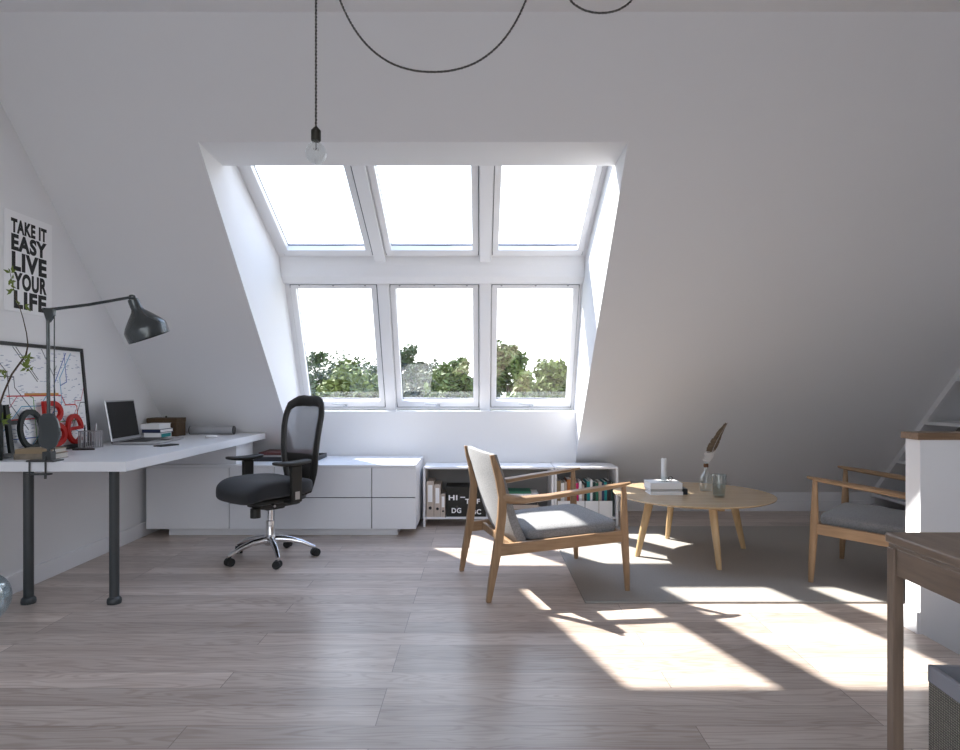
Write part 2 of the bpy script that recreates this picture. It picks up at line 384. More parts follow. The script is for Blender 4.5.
k = 5
for i in (1, 2):
    x = W0 + WM * i
    for (B, Tp, ext0, ext1) in ((UB, UT, -.135, .0), (LB, LT, -.02, .02)):
        v = (Tp - B); H = v.length; u = Vector((1, 0, 0)); w = u.cross(v.normalized())
        o = MB().box(-.045, .045, ext0, H + ext1, -.08, .032).build('trim_%d' % k, M['winwhite'], None, .004)
        o.matrix_world = frameM((x, B.y, B.z), u, v, w); struct(o); k += 1
# baseboards
def skirt(poly): return poly
struct(MB().box(XL, XL + .015, -3.7, YK, 0, .105).build('baseboard_left', M['trimw'], None, .003))
mb = MB(); mb.box(OX1 + .02, XR, YK - .015, YK, 0, .10); mb.box(XL, OX0, YK - .015, YK, 0, .10)
struct(mb.build('baseboard_front', M['trimw'], None, .003))

# half wall beside the stairwell
struct(MB().box(2.02, XR + .1, HY1 - .004, HY1 + .098, -2.6, .892).build('wall_half', M['wall']))
struct(MB().box(2.005, XR, HY1 - .012, HY1 + .112, .892, .924).build('trim_20', M['capwood'], None, .003))
mb = MB(); mb.box(2.005, 2.02, HY1 - .002, HY1 + .115, 0, .10); mb.box(2.02, XR, HY1 + .1, HY1 + .115, 0, .10)
struct(mb.build('baseboard_half', M['trimw'], None, .002))

# built-in bookcase under the right-hand slope
bc = thing('built_in_bookcase', 'white built-in bookcase cut to the sloped ceiling beyond the half wall', 'bookcase', (XR, 4.16, 0))
ye = 5.86 - 4.16
def zl(y): return zs(y + 4.16)
mb = MB(); yy0 = .03
fr = [(0, min(2.9, zl(0)) - .001), (ye, zl(ye)), (ye, zl(ye) - .075), (0, zl(0) - .075)]
mb.prism_x([(yy0, zl(yy0) - .006), (ye, zl(ye) - .006), (ye, max(.02, zl(ye) - .07)), (yy0, zl(yy0) - .07)], .0, .03)
mb.box(0, .03, 0, .04, .0, 1.88); mb.box(0, .03, 0, ye, 0, .07)
mb.build('face_frame', M['trimw'], bc)
MB().box(.33, .35, 0, ye, .0, 1.85 * 0 + .12).build('plinth', M['shelfgrey'], bc)
bk = MB(); bk.prism_x([(0.02, .0), (0.02, zl(.02) - .02), (ye, zl(ye) - .02), (ye, .0)], .335, .35); bk.build('back_panel', M['shelfgrey'], bc)
for z in (.155, .50, .85, 1.195, 1.54):   # shelves cut short where the slope comes down
    yend = (6.145 - z) / S - 4.16 - .05
    MB().box(.002, .335, .03, yend, z - .013, z + .013).build('shelf', M['trimw'], bc)

# ------------------------------------------------------------------ sideboard
sb = thing('sideboard', 'long low white sideboard with flat handleless fronts beneath the roof windows', 'sideboard', (-2.53, 4.85, 0))
SL, SD, SZ0, SZ1 = 2.042, .66, .061, .546
MB().box(0, SL, .02, SD, SZ0, SZ1 - .02).build('body', M['whitelac'], sb)
MB().box(-.0, SL + .0, -.0, SD, SZ1 - .02, SZ1).build('top', M['whitelac'], sb, .0015)
MB().box(.14, SL - .145, .07, SD - .02, 0, SZ0).build('plinth', M['whitelac'], sb)
g = .0065
xs = [0, .632, .972, 1.712, SL]
fz0, fz1 = SZ0, SZ1 - .022
MB().box(xs[0], xs[1] - g, 0, .02, fz0, fz1).build('door', M['whitelac'], sb, .0012)
MB().box(xs[1], xs[2] - g, 0, .02, fz0, fz1).build('door', M['whitelac'], sb, .0012)
for a, b in ((2, 3), (3, 4)):
    MB().box(xs[a], xs[b] - (g if b < 4 else 0), 0, .02, fz0, .295).build('drawer', M['whitelac'], sb, .0012)
    MB().box(xs[a], xs[b] - (g if b < 4 else 0), 0, .02, .302, fz1).build('drawer', M['whitelac'], sb, .0012)
sg = MB().box(.004, SL - .006, .017, .0205, SZ0 + .002, SZ1 - .021); sg.build('shadow_gap', M['seam'], sb)

# tray with magazines
tr = thing('serving_tray', 'dark low tray on the white sideboard behind the office chair', 'tray', (-1.80, 5.09, SZ1))
t = MB(); t.box(0, .50, 0, .34, 0, .008)
for (a, b, c, d) in ((0, .50, 0, .012), (0, .50, .328, .34), (0, .012, 0, .34), (.488, .50, 0, .34)): t.box(a, b, c, d, .008, .034)
t.build('tray_body', M['blackbook'], tr, .001)
BK = []
def book(name, label, cat, loc, rz, L, Wd, H, cover, pages, group=None, spine=True, lean=0):
    """flat-lying book: spine along the front long side (y=0)"""
    o = thing(name, label, cat, loc, rz, group)
    if lean: o.rotation_euler = (0, lean, rz)
    c = MB(); th = min(.003, H * .12)
    c.box(0, L, 0, Wd, 0, th); c.box(0, L, 0, Wd, H - th, H); c.box(0, L, 0, th, th, H - th)
    BK.append(o); c.build('cover', cover, o, .0006); MB().box(.004, L - .004, th, Wd - .004, th, H - th).build('pages', pages, o)
    return o
book('book', 'thick pale-edged volume lying in the dark tray, lower of the two', 'book', (-1.765, 5.12, SZ1 + .008), 0, .40, .27, .038, M['alu'], M['paper'])
book('book', 'maroon-covered book lying on top in the dark tray', 'book', (-1.77, 5.115, SZ1 + .046), 0, .415, .27, .022, M['dkred'], M['paper'])

# ------------------------------------------------------------------ desk
dk = thing('desk', 'long white desk with grey tube legs along the left wall', 'desk', (XL, 3.21, 0))
DZ = .76; DX = -XL - 1.775; DLn = 2.085
MB().box(.01, DX, 0, DLn, DZ - .05, DZ).build('desktop', M['whitelac'], dk, .0015)
for x in (-2.37, -1.92):
    lg = MB().cyl(.024, .02, DZ - .05, 24, Matrix.Translation((x - XL, .15, 0))).build('leg', M['greymetal'], dk)
    MB().lathe([(.0, 0), (.034, 0), (.036, .012), (.034, .026), (.027, .034), (.024, .036)], 24, Matrix.Translation((x - XL, .15, 0))).build('foot', M['greymetal'], lg)
MB().box(.02, .70, 1.70, 2.06, SZ1, DZ - .05).build('end_support', M['whitelac'], dk, .0015)

# desk lamp
lm = thing('desk_lamp', 'grey metal clamp-on desk lamp with bell shade at the desk end', 'lamp', (-2.173, 3.225, DZ))
lx = 0
cl = MB(); cl.box(-.095, .045, -.03, .05, 0, .008); cl.tube([(-.082, -.022, .004), (-.082, -.022, -.075)], .0045, 10); cl.tube([(-.002, -.022, .03), (-.002, -.022, -.075)], .0045, 10)
cl.box(-.10, .02, -.03, .0, -.066, -.058); cl.cyl(.006, -.085, -.066, 12, Matrix.Translation((-.002, -.022, 0))); cl.box(-.022, .022, -.018, .022, .008, .05)
cl.build('clamp', M['greymetal'], lm, .0015)
MB().tube([(0, 0, .04), (-.002, 0, .40), (-.004, 0, .735)], .0085, 16).build('pole', M['lampmetal'], lm)
MB().tube([(.028, .0, .05), (.028, .0, .745)], .003, 10).build('tension_rod', M['lampmetal'], lm)
j = MB(); j.add([(-.03, -.01, .775), (.03, -.01, .77), (.03, -.01, .735), (.006, -.01, .70), (-.006, -.01, .70)] + [(-.03, .01, .775), (.03, .01, .77), (.03, .01, .735), (.006, .01, .70), (-.006, .01, .70)],
      [(0, 1, 2, 3, 4), (9, 8, 7, 6, 5)] + [(i, (i + 1) % 5 + 0, 5 + (i + 1) % 5, 5 + i) for i in range(5)])
j.build('elbow_joint', M['lampmetal'], lm, .003)
MB().tube([(-.02, 0, .762), (.2, .0, .79), (.418, 0, .828)], [.0085, .0075, .0075], 14).build('arm', M['lampmetal'], lm)
MB().sup(.016, .012, .011, .8, .8, 20, 10, Matrix.Translation((.42, 0, .83))).build('arm_knuckle', M['lampmetal'], lm)
Ts = Matrix.Translation((.42, 0, .822)) @ Matrix.Rotation(R(-19), 4, 'Y') @ Matrix.Rotation(R(11), 4, 'X') @ Matrix.Rotation(PI, 4, 'X')
pr = [(.0, .0), (.016, .0), (.024, .006), (.026, .02), (.0265, .055), (.033, .068), (.060, .098), (.088, .132), (.1005, .152), (.103, .165), (.101, .21), (.099, .21), (.1005, .165), (.086, .134), (.058, .1), (.031, .07), (.0, .06)]
sh = MB().lathe(pr, 40, Ts).build('lamp_shade', M['lampmetal'], lm)
MB().sup(.026, .026, .035, 1, 1, 20, 12, Ts @ Matrix.Translation((0, 0, .11))).build('bulb', M['wax'], sh)
# big flat counterweight disc of the lamp
cw = [(-.038, -.075)] + [(.008 + .052 * math.cos(a), .0 + .092 * math.sin(a)) for a in [(-PI / 2 + PI * i / 16) for i in range(17)]] + [(-.022, .09), (-.042, .07), (-.046, .0), (-.044, -.06)]
MB().prism_z(cw, -.006, .006, frameM((.006, -.014, .152), (1, 0, 0), (0, 0, 1), (0, -1, 0))).build('counterweight_disc', M['lampmetal'], lm, .002)

# framed transit map leaning on the wall
fm = thing('framed_map', 'black-framed route map leaning on the left wall behind the letters', 'picture', (0, 0, 0))
y0, y1 = 3.325, 4.115
FT = frameM((-2.502, y0, DZ + .0015), (0, 1, 0), Vector((-.058, 0, .62)), Vector((0, 1, 0)).cross(Vector((-.058, 0, .62))))
FW, FH = y1 - y0, .622
# local: u toward viewer along wall (0 at far right end), v up, w into room
f = MB(); ring(f, 0, FW, 0, FH, .02, .02, .022, .02, -.004, .008); f.build('frame', M['frameblk'], fm).matrix_local = FT
MB().box(0, FW, 0, .024, .0, .0275).build('bottom_rail', M['frameblk'], fm).matrix_local = FT
MB().box(.01, FW - .01, .015, FH - .01, -.006, -.002).build('map_sheet', M['paper'], fm).matrix_local = FT
def line(mb, pts, w=.0022, z=-.0015):
    for (a, b) in zip(pts[:-1], pts[1:]):
        a = Vector((*a, 0)); b = Vector((*b, 0)); d = (b - a).normalized(); n = Vector((-d.y, d.x, 0)) * w / 2; a = a - d * w / 2; b = b + d * w / 2
        mb.add([tuple(p + Vector((0, 0, zz))) for zz in (z, z + .0006) for p in (a - n, b - n, b + n, a + n)], [(0, 3, 2, 1), (4, 5, 6, 7), (0, 1, 5, 4), (1, 2, 6, 5), (2, 3, 7, 6), (3, 0, 4, 7)])
# sheet coordinates: s from left (viewer side) to right, t up
def st(s, t): return (.012 + s * (FW - .024), .02 + t * (FH - .034))
routes = [
 ('red', (.55, .03, .03), .0042, [[(0, .30), (.60, .30)], [(.62, .52), (.70, .52), (.74, .42), (.86, .42), (.88, .40), (.88, .28)], [(.12, .52), (.62, .52)]]),
 ('orange', (.55, .25, .05), .0075, [[(.30, .535), (.66, .535)]]),
 ('pink', (.55, .2, .25), .003, [[(.86, .42), (.86, .46), (.94, .46), (1, .62)], [(.12, .28), (.12, .4), (.22, .52)], [(.7, .22), (.8, .22), (.86, .36)]]),
 ('blue', (.03, .10, .40), .003, [[(.42, .0), (.42, .12), (.62, .40), (.62, .62), (.80, .96)], [(.7, .62), (.78, .66), (.78, .96)], [(.1, .12), (.5, .12), (.62, .16), (.97, .16)]]),
 ('grey', (.10, .10, .11), .003, [[(.22, .98), (.44, .66)], [(.25, .98), (.45, .68)], [(.52, .98), (.63, .72), (.63, .55)], [(.0, .70), (.20, .70), (.20, .60), (.35, .40), (.6, .05)], [(.74, .05), (.93, .44), (1, .44)], [(.02, .9), (.14, .74), (.14, .45), (.3, .2)], [(.4, .1), (.52, .3), (.66, .3)], [(.63, .72), (.67, .82)]]),
 ('green', (.10, .30, .06), .003, [[(.34, .52), (.38, .50), (.38, .10)], [(.62, .25), (.84, .25), (.9, .30)]]),
 ('light blue', (.10, .35, .55), .003, [[(.55, .0), (.55, .16), (.70, .45), (.70, .7), (.86, .96)], [(.05, .2), (.25, .42), (.45, .42), (.55, .55)], [(.3, .02), (.6, .36), (.64, .36), (.75, .2), (.97, .08)]]),
]
for nm, c, w, ls in routes:
    m_ = mat('map_' + nm.replace(' ', '_'), c, .6)
    for l in ls:
        mb = MB(); line(mb, [st(*p) for p in l], w * 1.7)
        o = mb.build('route_line', m_, fm); o.matrix_local = FT; o['label'] = nm + ' route line'
mb = MB()
for i in range(300):
    s_, t_ = random.uniform(.03, .95), random.uniform(.04, .95); w = random.uniform(.012, .03)
    line(mb, [st(s_, t_), st(min(.98, s_ + w), t_)], .0028)
o = mb.build('station_names', mat('map_print', (.26, .30, .42), .7), fm); o.matrix_local = FT; o['kind'] = 'stuff'

# standing letters in front of the map
def stroke(mb, pts, w, T, dep, closed=False):
    n = len(pts); L_, R_ = [], []
    for i in range(n):
        p0 = Vector(pts[(i - 1) % n] if closed or i > 0 else pts[0]); p1 = Vector(pts[(i + 1) % n] if closed or i < n - 1 else pts[-1]); d = (p1 - p0).normalized()
        ww = w if not isinstance(w, (list, tuple)) else w[i]
        nr = Vector((-d.y, d.x)) * ww / 2; p_ = Vector(pts[i]); L_.append(p_ + nr); R_.append(p_ - nr)
    secs = [[(a.x, a.y, 0), (b.x, b.y, 0), (b.x, b.y, dep), (a.x, a.y, dep)] for a, b in zip(L_, R_)]
    return mb.loft(secs, False, T, True, closed)
def letter(kind, label, xa, xb, z0, z1, m_, dep=.018):
    ya = 640 * 2.485 / (480 - xa); yb = 640 * 2.485 / (480 - xb); W, H = yb - ya, z1 - z0; lean = -.092
    T = frameM((-2.487, ya, z0), (0, 1, 0), (lean, 0, 1), Vector((0, 1, 0)).cross(Vector((lean, 0, 1)))); mb = MB()
    E = lambda cx, cy, rx, ry, a0, a1, n=24: [(cx + rx * math.cos(R(a0 + (a1 - a0) * i / n)), cy + ry * math.sin(R(a0 + (a1 - a0) * i / n))) for i in range(n + 1)]
    if kind == 'o':
        w = .027; stroke(mb, E(W / 2, H / 2, W / 2 - w / 2, H / 2 - w / 2, 0, 350, 35), w, T, dep, True)
    elif kind == 't':
        stroke(mb, [(W * .38, 0), (W * .26, H)], .028, T, dep); stroke(mb, [(-.01, H * .62), (W, H * .62)], .022, T @ Matrix.Translation((0, 0, .001)), dep)
    elif kind == 'B':
        w = .028; s_ = w / 2
        stroke(mb, [(s_, 0), (s_, H)], w, T, dep)
        top = [(s_, H - s_), (W * .4, H - s_)] + E(W * .42, H * .755, W * .40, H * .245 - s_, 85, -85, 14) + [(W * .3, H * .51 + s_)]
        bot = [(W * .3, H * .51), (W * .4, H * .51)] + E(W * .45, H * .27, W * .55 - s_, H * .27 - s_, 85, -85, 14) + [(W * .4, s_), (s_, s_)]
        stroke(mb, top, w, T @ Matrix.Translation((0, 0, .0007)), dep); stroke(mb, bot, w, T @ Matrix.Translation((0, 0, .0014)), dep)
    else:
        w = .026; s_ = w / 2
        stroke(mb, E(W / 2, H / 2, W / 2 - s_, H / 2 - s_, 4, 318, 28), w, T, dep)
        stroke(mb, [(s_, H * .5), (W - s_ * .6, H * .54)], w * .75, T @ Matrix.Translation((0, 0, .0007)), dep)
    o = mb.build('letter', m_); tag(o, label, 'letter'); return o
zr_ = DZ + .0265
letter('t', 'dark green-black lowercase letter t propped on the map frame', 5.5, 17, zr_, zr_ + .255, M['blackltr'])
letter('o', 'dark green-black round letter o propped on the map frame', 19, 44, zr_, zr_ + .225, M['blackltr'])
letter('B', 'red capital letter B propped on the map frame', 45.5, 66, zr_, zr_ + .268, M['red'])
letter('e', 'red lowercase letter e propped on the map frame', 66.8, 83, zr_, zr_ + .185, M['red'])

# dark vase with a leafy branch
vs = thing('vase', 'dark slim vase at the wall end of the desk', 'vase', (-2.475, 3.262, DZ))
MB().lathe([(0, 0), (.034, 0), (.037, .01), (.037, .25), (.034, .28), (.026, .295), (.023, .30), (.020, .295), (.031, .27), (.031, .02), (0, .02)], 28).build('vase_body', M['blackltr'], vs)
brn = thing('leafy_branch', 'thin bare branch with small green leaves standing in the dark vase', 'branch', (-2.475, 3.262, DZ))
def bp(px, py, d=3.262): return ((px - 480) * d / 640 + 2.475, d - 3.262, 1.13 - (py - 388) * d / 640 - DZ)
stem = [(0, 0, .03), (0, 0, .18), bp(-2, 415), bp(0, 404), bp(4, 392), bp(12, 374), bp(20, 363), bp(26, 355), bp(28, 345), bp(26.5, 333), bp(23, 318), bp(20.5, 310), bp(17, 300), bp(13, 287), bp(10, 272)]
MB().tube(stem, [.0045] * 8 + [.003, .0025, .0022, .002, .002, .0016, .001], 8).build('stem', M['stem'], brn)
for q in ([bp(9, 379), bp(5, 373), bp(2, 370)], [bp(20, 363), bp(26, 368), bp(31, 372)], [bp(25, 357), bp(29, 359), bp(31, 358)]):
    MB().tube(q, .0014, 6).build('twig', M['stem'], brn)
lf = MB()
def leaf(mb, p, ang, L, wd=.32, tilt=0.3):
    p = Vector(p); d = Vector((math.cos(ang), random.uniform(-.4, .4), math.sin(ang))).normalized(); s_ = d.cross(Vector((0, 1, .3))).normalized(); n = d.cross(s_)
    ps = [p, p + d * L * .35 + s_ * L * wd * .5 + n * .002, p + d * L, p + d * L * .35 - s_ * L * wd * .5 + n * .002, p + d * L * .4 - n * .002]
    mb.add([tuple(q) for q in ps], [(0, 1, 4), (1, 2, 4), (2, 3, 4), (3, 0, 4)])
for (px, py, n) in ((11, 272, 5), (13, 280, 3), (9.5, 285, 4), (15, 289, 2), (12, 292, 2), (20, 303, 3), (24, 306, 2), (28, 358, 5), (30, 360, 3), (26, 367, 5), (30, 369, 4), (2, 371, 6), (5, 374, 3), (4, 421, 5), (1, 420, 4), (7, 419, 2)):
    for q in range(n): leaf(lf, bp(px + random.uniform(-1, 1), py + random.uniform(-1, 1)), random.uniform(0, 2 * PI), random.uniform(.02, .042), .42)
lf.build('leaves', M['leafp'], brn)

# wire pen holder, pens
ph = thing('pen_holder', 'square grey wire pen holder on the desk between letters and laptop', 'pen holder', (-2.45, 3.90, DZ))
p = MB(); wv = .10; hh = .107
p.box(0, wv, 0, .09, 0, .003)
for zz in (.003, hh - .004): 
    for (a, b, c, d) in ((0, wv, 0, .003), (0, wv, .087, .09), (0, .003, 0, .09), (wv - .003, wv, 0, .09)): p.box(a, b, c, d, zz, zz + .004)
for i in range(8):
    x = i * (wv - .004) / 7
    p.box(x, x + .005, 0, .003, 0, hh); p.box(x, x + .005, .087, .09, 0, hh)
for i in range(1, 6):
    y = i * .0145; p.box(0, .003, y, y + .004, 0, hh); p.box(wv - .003, wv, y, y + .004, 0, hh)
p.build('wire_cage', M['wire'], ph)
for (px_, py_, l, m_, lab) in ((.02, .03, .145, M['blackpl'], 'black pen standing in the wire pen holder, nearest the letters'), (.078, .05, .15, M['alu'], 'silver pen standing in the wire pen holder, nearest the laptop')):
    o = MB().tube([(0, 0, .004), (.003, 0, l * .85), (.004, 0, l)], [.004, .004, .002], 8).build('pen', m_); tag(o, lab, 'pen'); at(o, (-2.45 + px_, 3.90 + py_, DZ))
o = MB().tube([(0, 0, 0), (.12, .02, 0)], .005, 8).build('marker_pen', M['blackpl']); tag(o, 'black marker lying on the desk beneath the red letters', 'pen'); at(o, (-2.42, 3.80, DZ + .005))

# old books under the lamp
book('old_book', 'aged tan book lying on the desk beside the lamp clamp, lower one', 'book', (-2.405, 3.30, DZ), 0, .20, .13, .03, M['oldbook'], M['pages'])
book('old_book', 'worn brown book lying on another, topmost beside the lamp pole', 'book', (-2.40, 3.302, DZ + .03), R(1.5), .19, .125, .024, M['tan'], M['pages'])

# laptop
lp = thing('laptop', 'open silver laptop with dark screen on the white desk', 'laptop', (-2.395, 4.16, DZ), math.atan2(.03, .30))
LW, LDp = .432, .302
MB().box(0, LDp, 0, LW, .003, .016).build('base', M['alu'], lp, .004)
MB().box(.035, LDp - .10, .03, LW - .03, .0162, .0178).build('keyboard', M['keys'], lp)
MB().box(LDp - .088, LDp - .015, .15, LW - .15, .0162, .0168).build('touchpad', M['screen'], lp)
Tl = Matrix.Translation((.004, 0, .016)) @ Matrix.Rotation(R(-9.5), 4, 'Y')
lid = MB().box(-.007, 0, 0, LW, 0, .275, Tl).build('lid', M['alu'], lp, .003)
MB().box(0, .0012, .014, LW - .014, .022, .265, Tl).build('screen', M['screen'], lid)
MB().cyl(.005, 0, LW, 10, Matrix.Translation((.002, 0, .014)) @ Matrix.Rotation(-PI / 2, 4, 'X')).build('hinge', M['keys'], lp)

# books behind the laptop
bx, by = -2.465, 4.665
book('book', 'white book with teal spine panel, bottom of the desk pile by the laptop', 'book', (bx + .015, by, DZ), R(2), .12, .19, .042, M['paper'], M['paper'])
MB().box(.121, .1225, .01, .16, .008, .034).build('spine_panel', M['teal'], BK[-1])
book('book', 'white book with navy spine, middle of the desk pile by the laptop', 'book', (bx, by + .002, DZ + .042), R(-2), .135, .19, .026, M['navy'], M['paper'])
book('book', 'plain white book, topmost of the desk pile by the laptop', 'book', (bx - .01, by, DZ + .068), R(1), .135, .19, .038, M['paper'], M['paper'])
bb = thing('storage_box', 'dark brown box at the back of the desk behind the white books', 'box', (-2.545, 4.885, DZ))
MB().box(0, .23, 0, .15, 0, .105).build('body', M['brownbox'], bb, .003)
MB().box(-.002, .232, -.002, .152, .105, .14).build('lid', M['brownbox'], bb, .003)
MB().sup(.008, .008, .008, 1, 1, 12, 8, Matrix.Translation((.115, .07, .147))).build('knob', M['brass'], bb)
tb = thing('speaker', 'grey cylindrical tube speaker lying at the far end of the desk', 'speaker', (-2.315, 5.11, DZ + .034))
Tc = Matrix.Rotation(PI / 2, 4, 'Y')
MB().cyl(.034, .008, .347, 28, Tc).build('body', M['alu'], tb)
MB().cyl(.034, 0, .008, 28, Tc).build('end_cap', M['greymetal'], tb, .002); MB().cyl(.034, .347, .355, 28, Tc).build('end_cap', M['greymetal'], tb, .002)
o = MB().sup(.045, .03, .012, .6, .8, 24, 12, Matrix.Translation((0, 0, .012))).build('computer_mouse', M['trimw']); tag(o, 'small white mouse on the desk in front of the grey tube', 'mouse'); at(o, (-1.99, 4.74, DZ))
ph2 = thing('phone', 'flat black phone lying near the right edge of the desk', 'phone', (-2.0, 4.02, DZ), R(70))
MB().box(0, .14, 0, .068, 0, .008).build('case', M['blackpl'], ph2, .002); MB().box(.006, .134, .005, .063, .008, .0085).build('screen', M['screen'], ph2)

# poster
po = thing('poster', 'white wall poster with bold black words TAKE IT EASY LIVE YOUR LIFE', 'poster', (XL + .001, 3.452, 1.552))
PT = frameM((0, 0, 0), (0, 1, 0), (0, 0, 1), (1, 0, 0))
PW, PH = .383, .552
MB().box(0, PW, 0, PH, 0, .004, PT).build('sheet', M['paper'], po)
rows = [('TAKE IT', .07, .212, .125, .875), ('EASY', .222, .390, .13, .875), ('LIVE', .400, .590, .14, .875), ('YOUR', .60, .775, .175, .875), ('LIFE', .785, .965, .18, .87)]
for (s_, a, b, u0, u1) in rows:
    tl = MB(); text_mb(tl, s_, (u1 - u0) * PW, (b - a) * PH, PT @ Matrix.Translation((u0 * PW, PH * (1 - b), .004)), .0008, .048)
    tl.build('lettering', M['ink'], po)

# glass demijohn on the floor
gl = thing('glass_globe', 'large round pale glass bottle on the floor before the desk', 'bottle', (-2.375, 3.03, 0))
pr = [(0, .0), (.06, .002)] + [(.131 * math.cos(a), .131 + .131 * math.sin(a)) for a in [R(-62 + 132 * i / 18) for i in range(19)]] + [(.03, .27), (.028, .31), (.034, .32)]
inn = [(r - .004, z + (.004 if z < .13 else 0)) for r, z in reversed(pr[1:])] + [(0, .006)]
MB().lathe(pr + inn, 40).build('glass_body', M['blueglass'], gl)

# ------------------------------------------------------------------ office chair
oc = thing('office_chair', 'black swivel office chair with mesh back and chrome star base', 'chair', (-1.394, 4.254, 0))
for kq, a in enumerate((10, 82, 154, 226, 298)):
    ar = R(a); ca, sa = math.cos(ar), math.sin(ar)
    T = Matrix.Rotation(ar, 4, 'Z')
    secs = []
    for (x, z, w_, h_) in ((.02, .122, .032, .045), (.06, .126, .028, .040), (.13, .120, .023, .034), (.21, .098, .019, .029), (.268, .070, .016, .024), (.292, .062, .013, .018)):
        secs.append([(x, w_ * math.cos(t_) * .9, z + h_ * .6 * math.sin(t_)) for t_ in [2 * PI * i / 12 for i in range(12)]])
    lg = MB().loft(secs, True, T).build('leg', M['chrome'], oc)
    ct = MB(); Tc_ = T @ Matrix.Translation((.285, 0, 0)) @ Matrix.Rotation(R(40 + 50 * kq), 4, 'Z')
    for s_ in (-1, 1):
        ct.cyl(.026, -.009, .009, 20, Tc_ @ Matrix.Translation((.008, s_ * .014, .026)) @ Matrix.Rotation(PI / 2, 4, 'X'))
    ct.sup(.024, .008, .02, .8, .8, 16, 10, Tc_ @ Matrix.Translation((.004, 0, .036))); ct.cyl(.006, .04, .062, 10, Tc_)
    ct.build('caster', M['rubber'], lg)
MB().lathe([(0, .09), (.034, .09), (.038, .10), (.038, .14), (.031, .155), (.028, .16), (.028, .25), (.020, .252), (.018, .36), (0, .36)], 28).build('gas_column', M['chrome'], oc)
OA = math.atan2(-.785, -.62); TO = Matrix.Rotation(OA, 4, 'Z')
me_ = MB(); me_.box(-.16, .12, -.09, .09, .345, .395, TO); me_.box(-.07, .07, -.07, .07, .33, .35, TO); me_.build('mechanism', M['blackpl'], oc, .01)
MB().tube([TO @ Vector((.07, -.08, .375)), TO @ Vector((.10, -.2, .37)), TO @ Vector((.13, -.27, .36))], [.007, .008, .011], 10).build('lever', M['blackpl'], oc)
MB().tube([TO @ Vector((.07, .08, .375)), TO @ Vector((.10, .19, .385)), TO @ Vector((.11, .215, .385))], .008, 10).build('lever', M['chrome'], oc)
MB().cyl(.033, .285, .345, 18, TO @ Matrix.Translation((.11, .0, 0))).build('tension_knob', M['blackpl'], oc)
def seatfn(p):
    x, y, z = p
    z2 = z + .018 * (1 - (x / .25) ** 2) * (1 if z > 0 else .2) - .035 * max(0, (x - .12) / .13) ** 2 + .012 * (abs(y) / .245) ** 2
    return (x, y * (1 - .10 * max(0, -x / .25)), z2)
MB().sup(.252, .250, .055, .45, .36, 64, 24, TO @ Matrix.Translation((.035, 0, .468)), seatfn).build('seat', M['blackfab'], oc)
MB().sup(.21, .205, .02, .5, .4, 40, 12, TO @ Matrix.Translation((.03, 0, .408))).build('seat_shell', M['blackpl'], oc)
for s_ in (-1, 1):
    am = MB()
    y = s_ * .275
    am.box(-.045, .035, y - .014, y + .014, .40, .635, TO)
    am.box(-.04, .03, min(y, s_ * .12), max(y, s_ * .12), .388, .412, TO)
    a_ = am.build('armrest_post', M['blackpl'], oc, .008)
    MB().box(-.022, .012, y + s_ * .0145, y + s_ * .018, .42, .47, TO).build('badge_plate', M['alu'], a_, .002)
    MB().sup(.135, .046, .014, .5, .55, 36, 12, TO @ Matrix.Translation((.02, s_ * .27, .649)), lambda p: (p[0], p[1], p[2] + .01 * (p[0] / .135) ** 2)).build('armrest_pad', M['blackpl'], oc)
# backrest frame: closed ring following the reclined back
def bkx(z): 
    pts = [(.42, -.235), (.55, -.245), (.70, -.245), (.85, -.262), (1.0, -.295), (1.08, -.315)]
    for (a, b) in zip(pts[:-1], pts[1:]):
        if z <= b[0]: return a[1] + (b[1] - a[1]) * (z - a[0]) / (b[0] - a[0])
    return pts[-1][1]
def halfw(z):
    pts = [(.42, .10), (.50, .135), (.58, .165), (.70, .182), (.85, .197), (.93, .200), (.975, .192), (1.01, .172), (1.06, .10)]
    for (a, b) in zip(pts[:-1], pts[1:]):
        if z <= b[0]: return a[1] + (b[1] - a[1]) * max(0, (z - a[0])) / (b[0] - a[0])
    return pts[-1][1]
zz = [.44, .50, .56, .62, .68, .74, .80, .86, .92, .955, .985, 1.008]
lp_ = [Vector((bkx(z) + .02 * (halfw(z) / .2) ** 2, halfw(z), z)) for z in zz] + [Vector((bkx(1.025), .145, 1.026)), Vector((bkx(1.035) - .002, .105, 1.037)), Vector((bkx(1.04) - .005, .055, 1.042)), Vector((bkx(1.04) - .008, 0, 1.038))]
lp_ += [Vector((q.x, -q.y, q.z)) for q in reversed(lp_[:-1])]
lp_ += [Vector((bkx(.42), -.05, .425)), Vector((bkx(.42), .05, .425))]
secs = []
n_ = len(lp_)
for i, q in enumerate(lp_):
    t_ = (lp_[(i + 1) % n_] - lp_[i - 1]).normalized(); nrm = Vector((1, 0, 0)); s2 = t_.cross(nrm).normalized()
    wdt = .027 if q.z > .7 else .03
    if q.z > 1.0: wdt = .034
    if q.z > 1.03: wdt = .038
    secs.append([tuple(TO @ (q + s2 * wdt * math.cos(a) + nrm * .016 * math.sin(a))) for a in [2 * PI * j / 10 for j in range(10)]])
MB().loft(secs, True, None, False, True).build('back_frame', M['blackpl'], oc)
def grid(fn, nu, nv):
    v = [fn(i / nu, j / nv) for j in range(nv + 1) for i in range(nu + 1)]
    f = [(j * (nu + 1) + i, j * (nu + 1) + i + 1, (j + 1) * (nu + 1) + i + 1, (j + 1) * (nu + 1) + i) for j in range(nv) for i in range(nu)]
    return v, f
def netf(u, v): 
    z = .66 + .37 * v; y = (2 * u - 1) * halfw(z) * .98; return tuple(TO @ Vector((bkx(z) - .012 + .03 * (y / .2) ** 2, y, z)))
v_, f_ = grid(netf, 10, 14); MB().add(v_, f_, True).build('back_net', M['net'], oc)
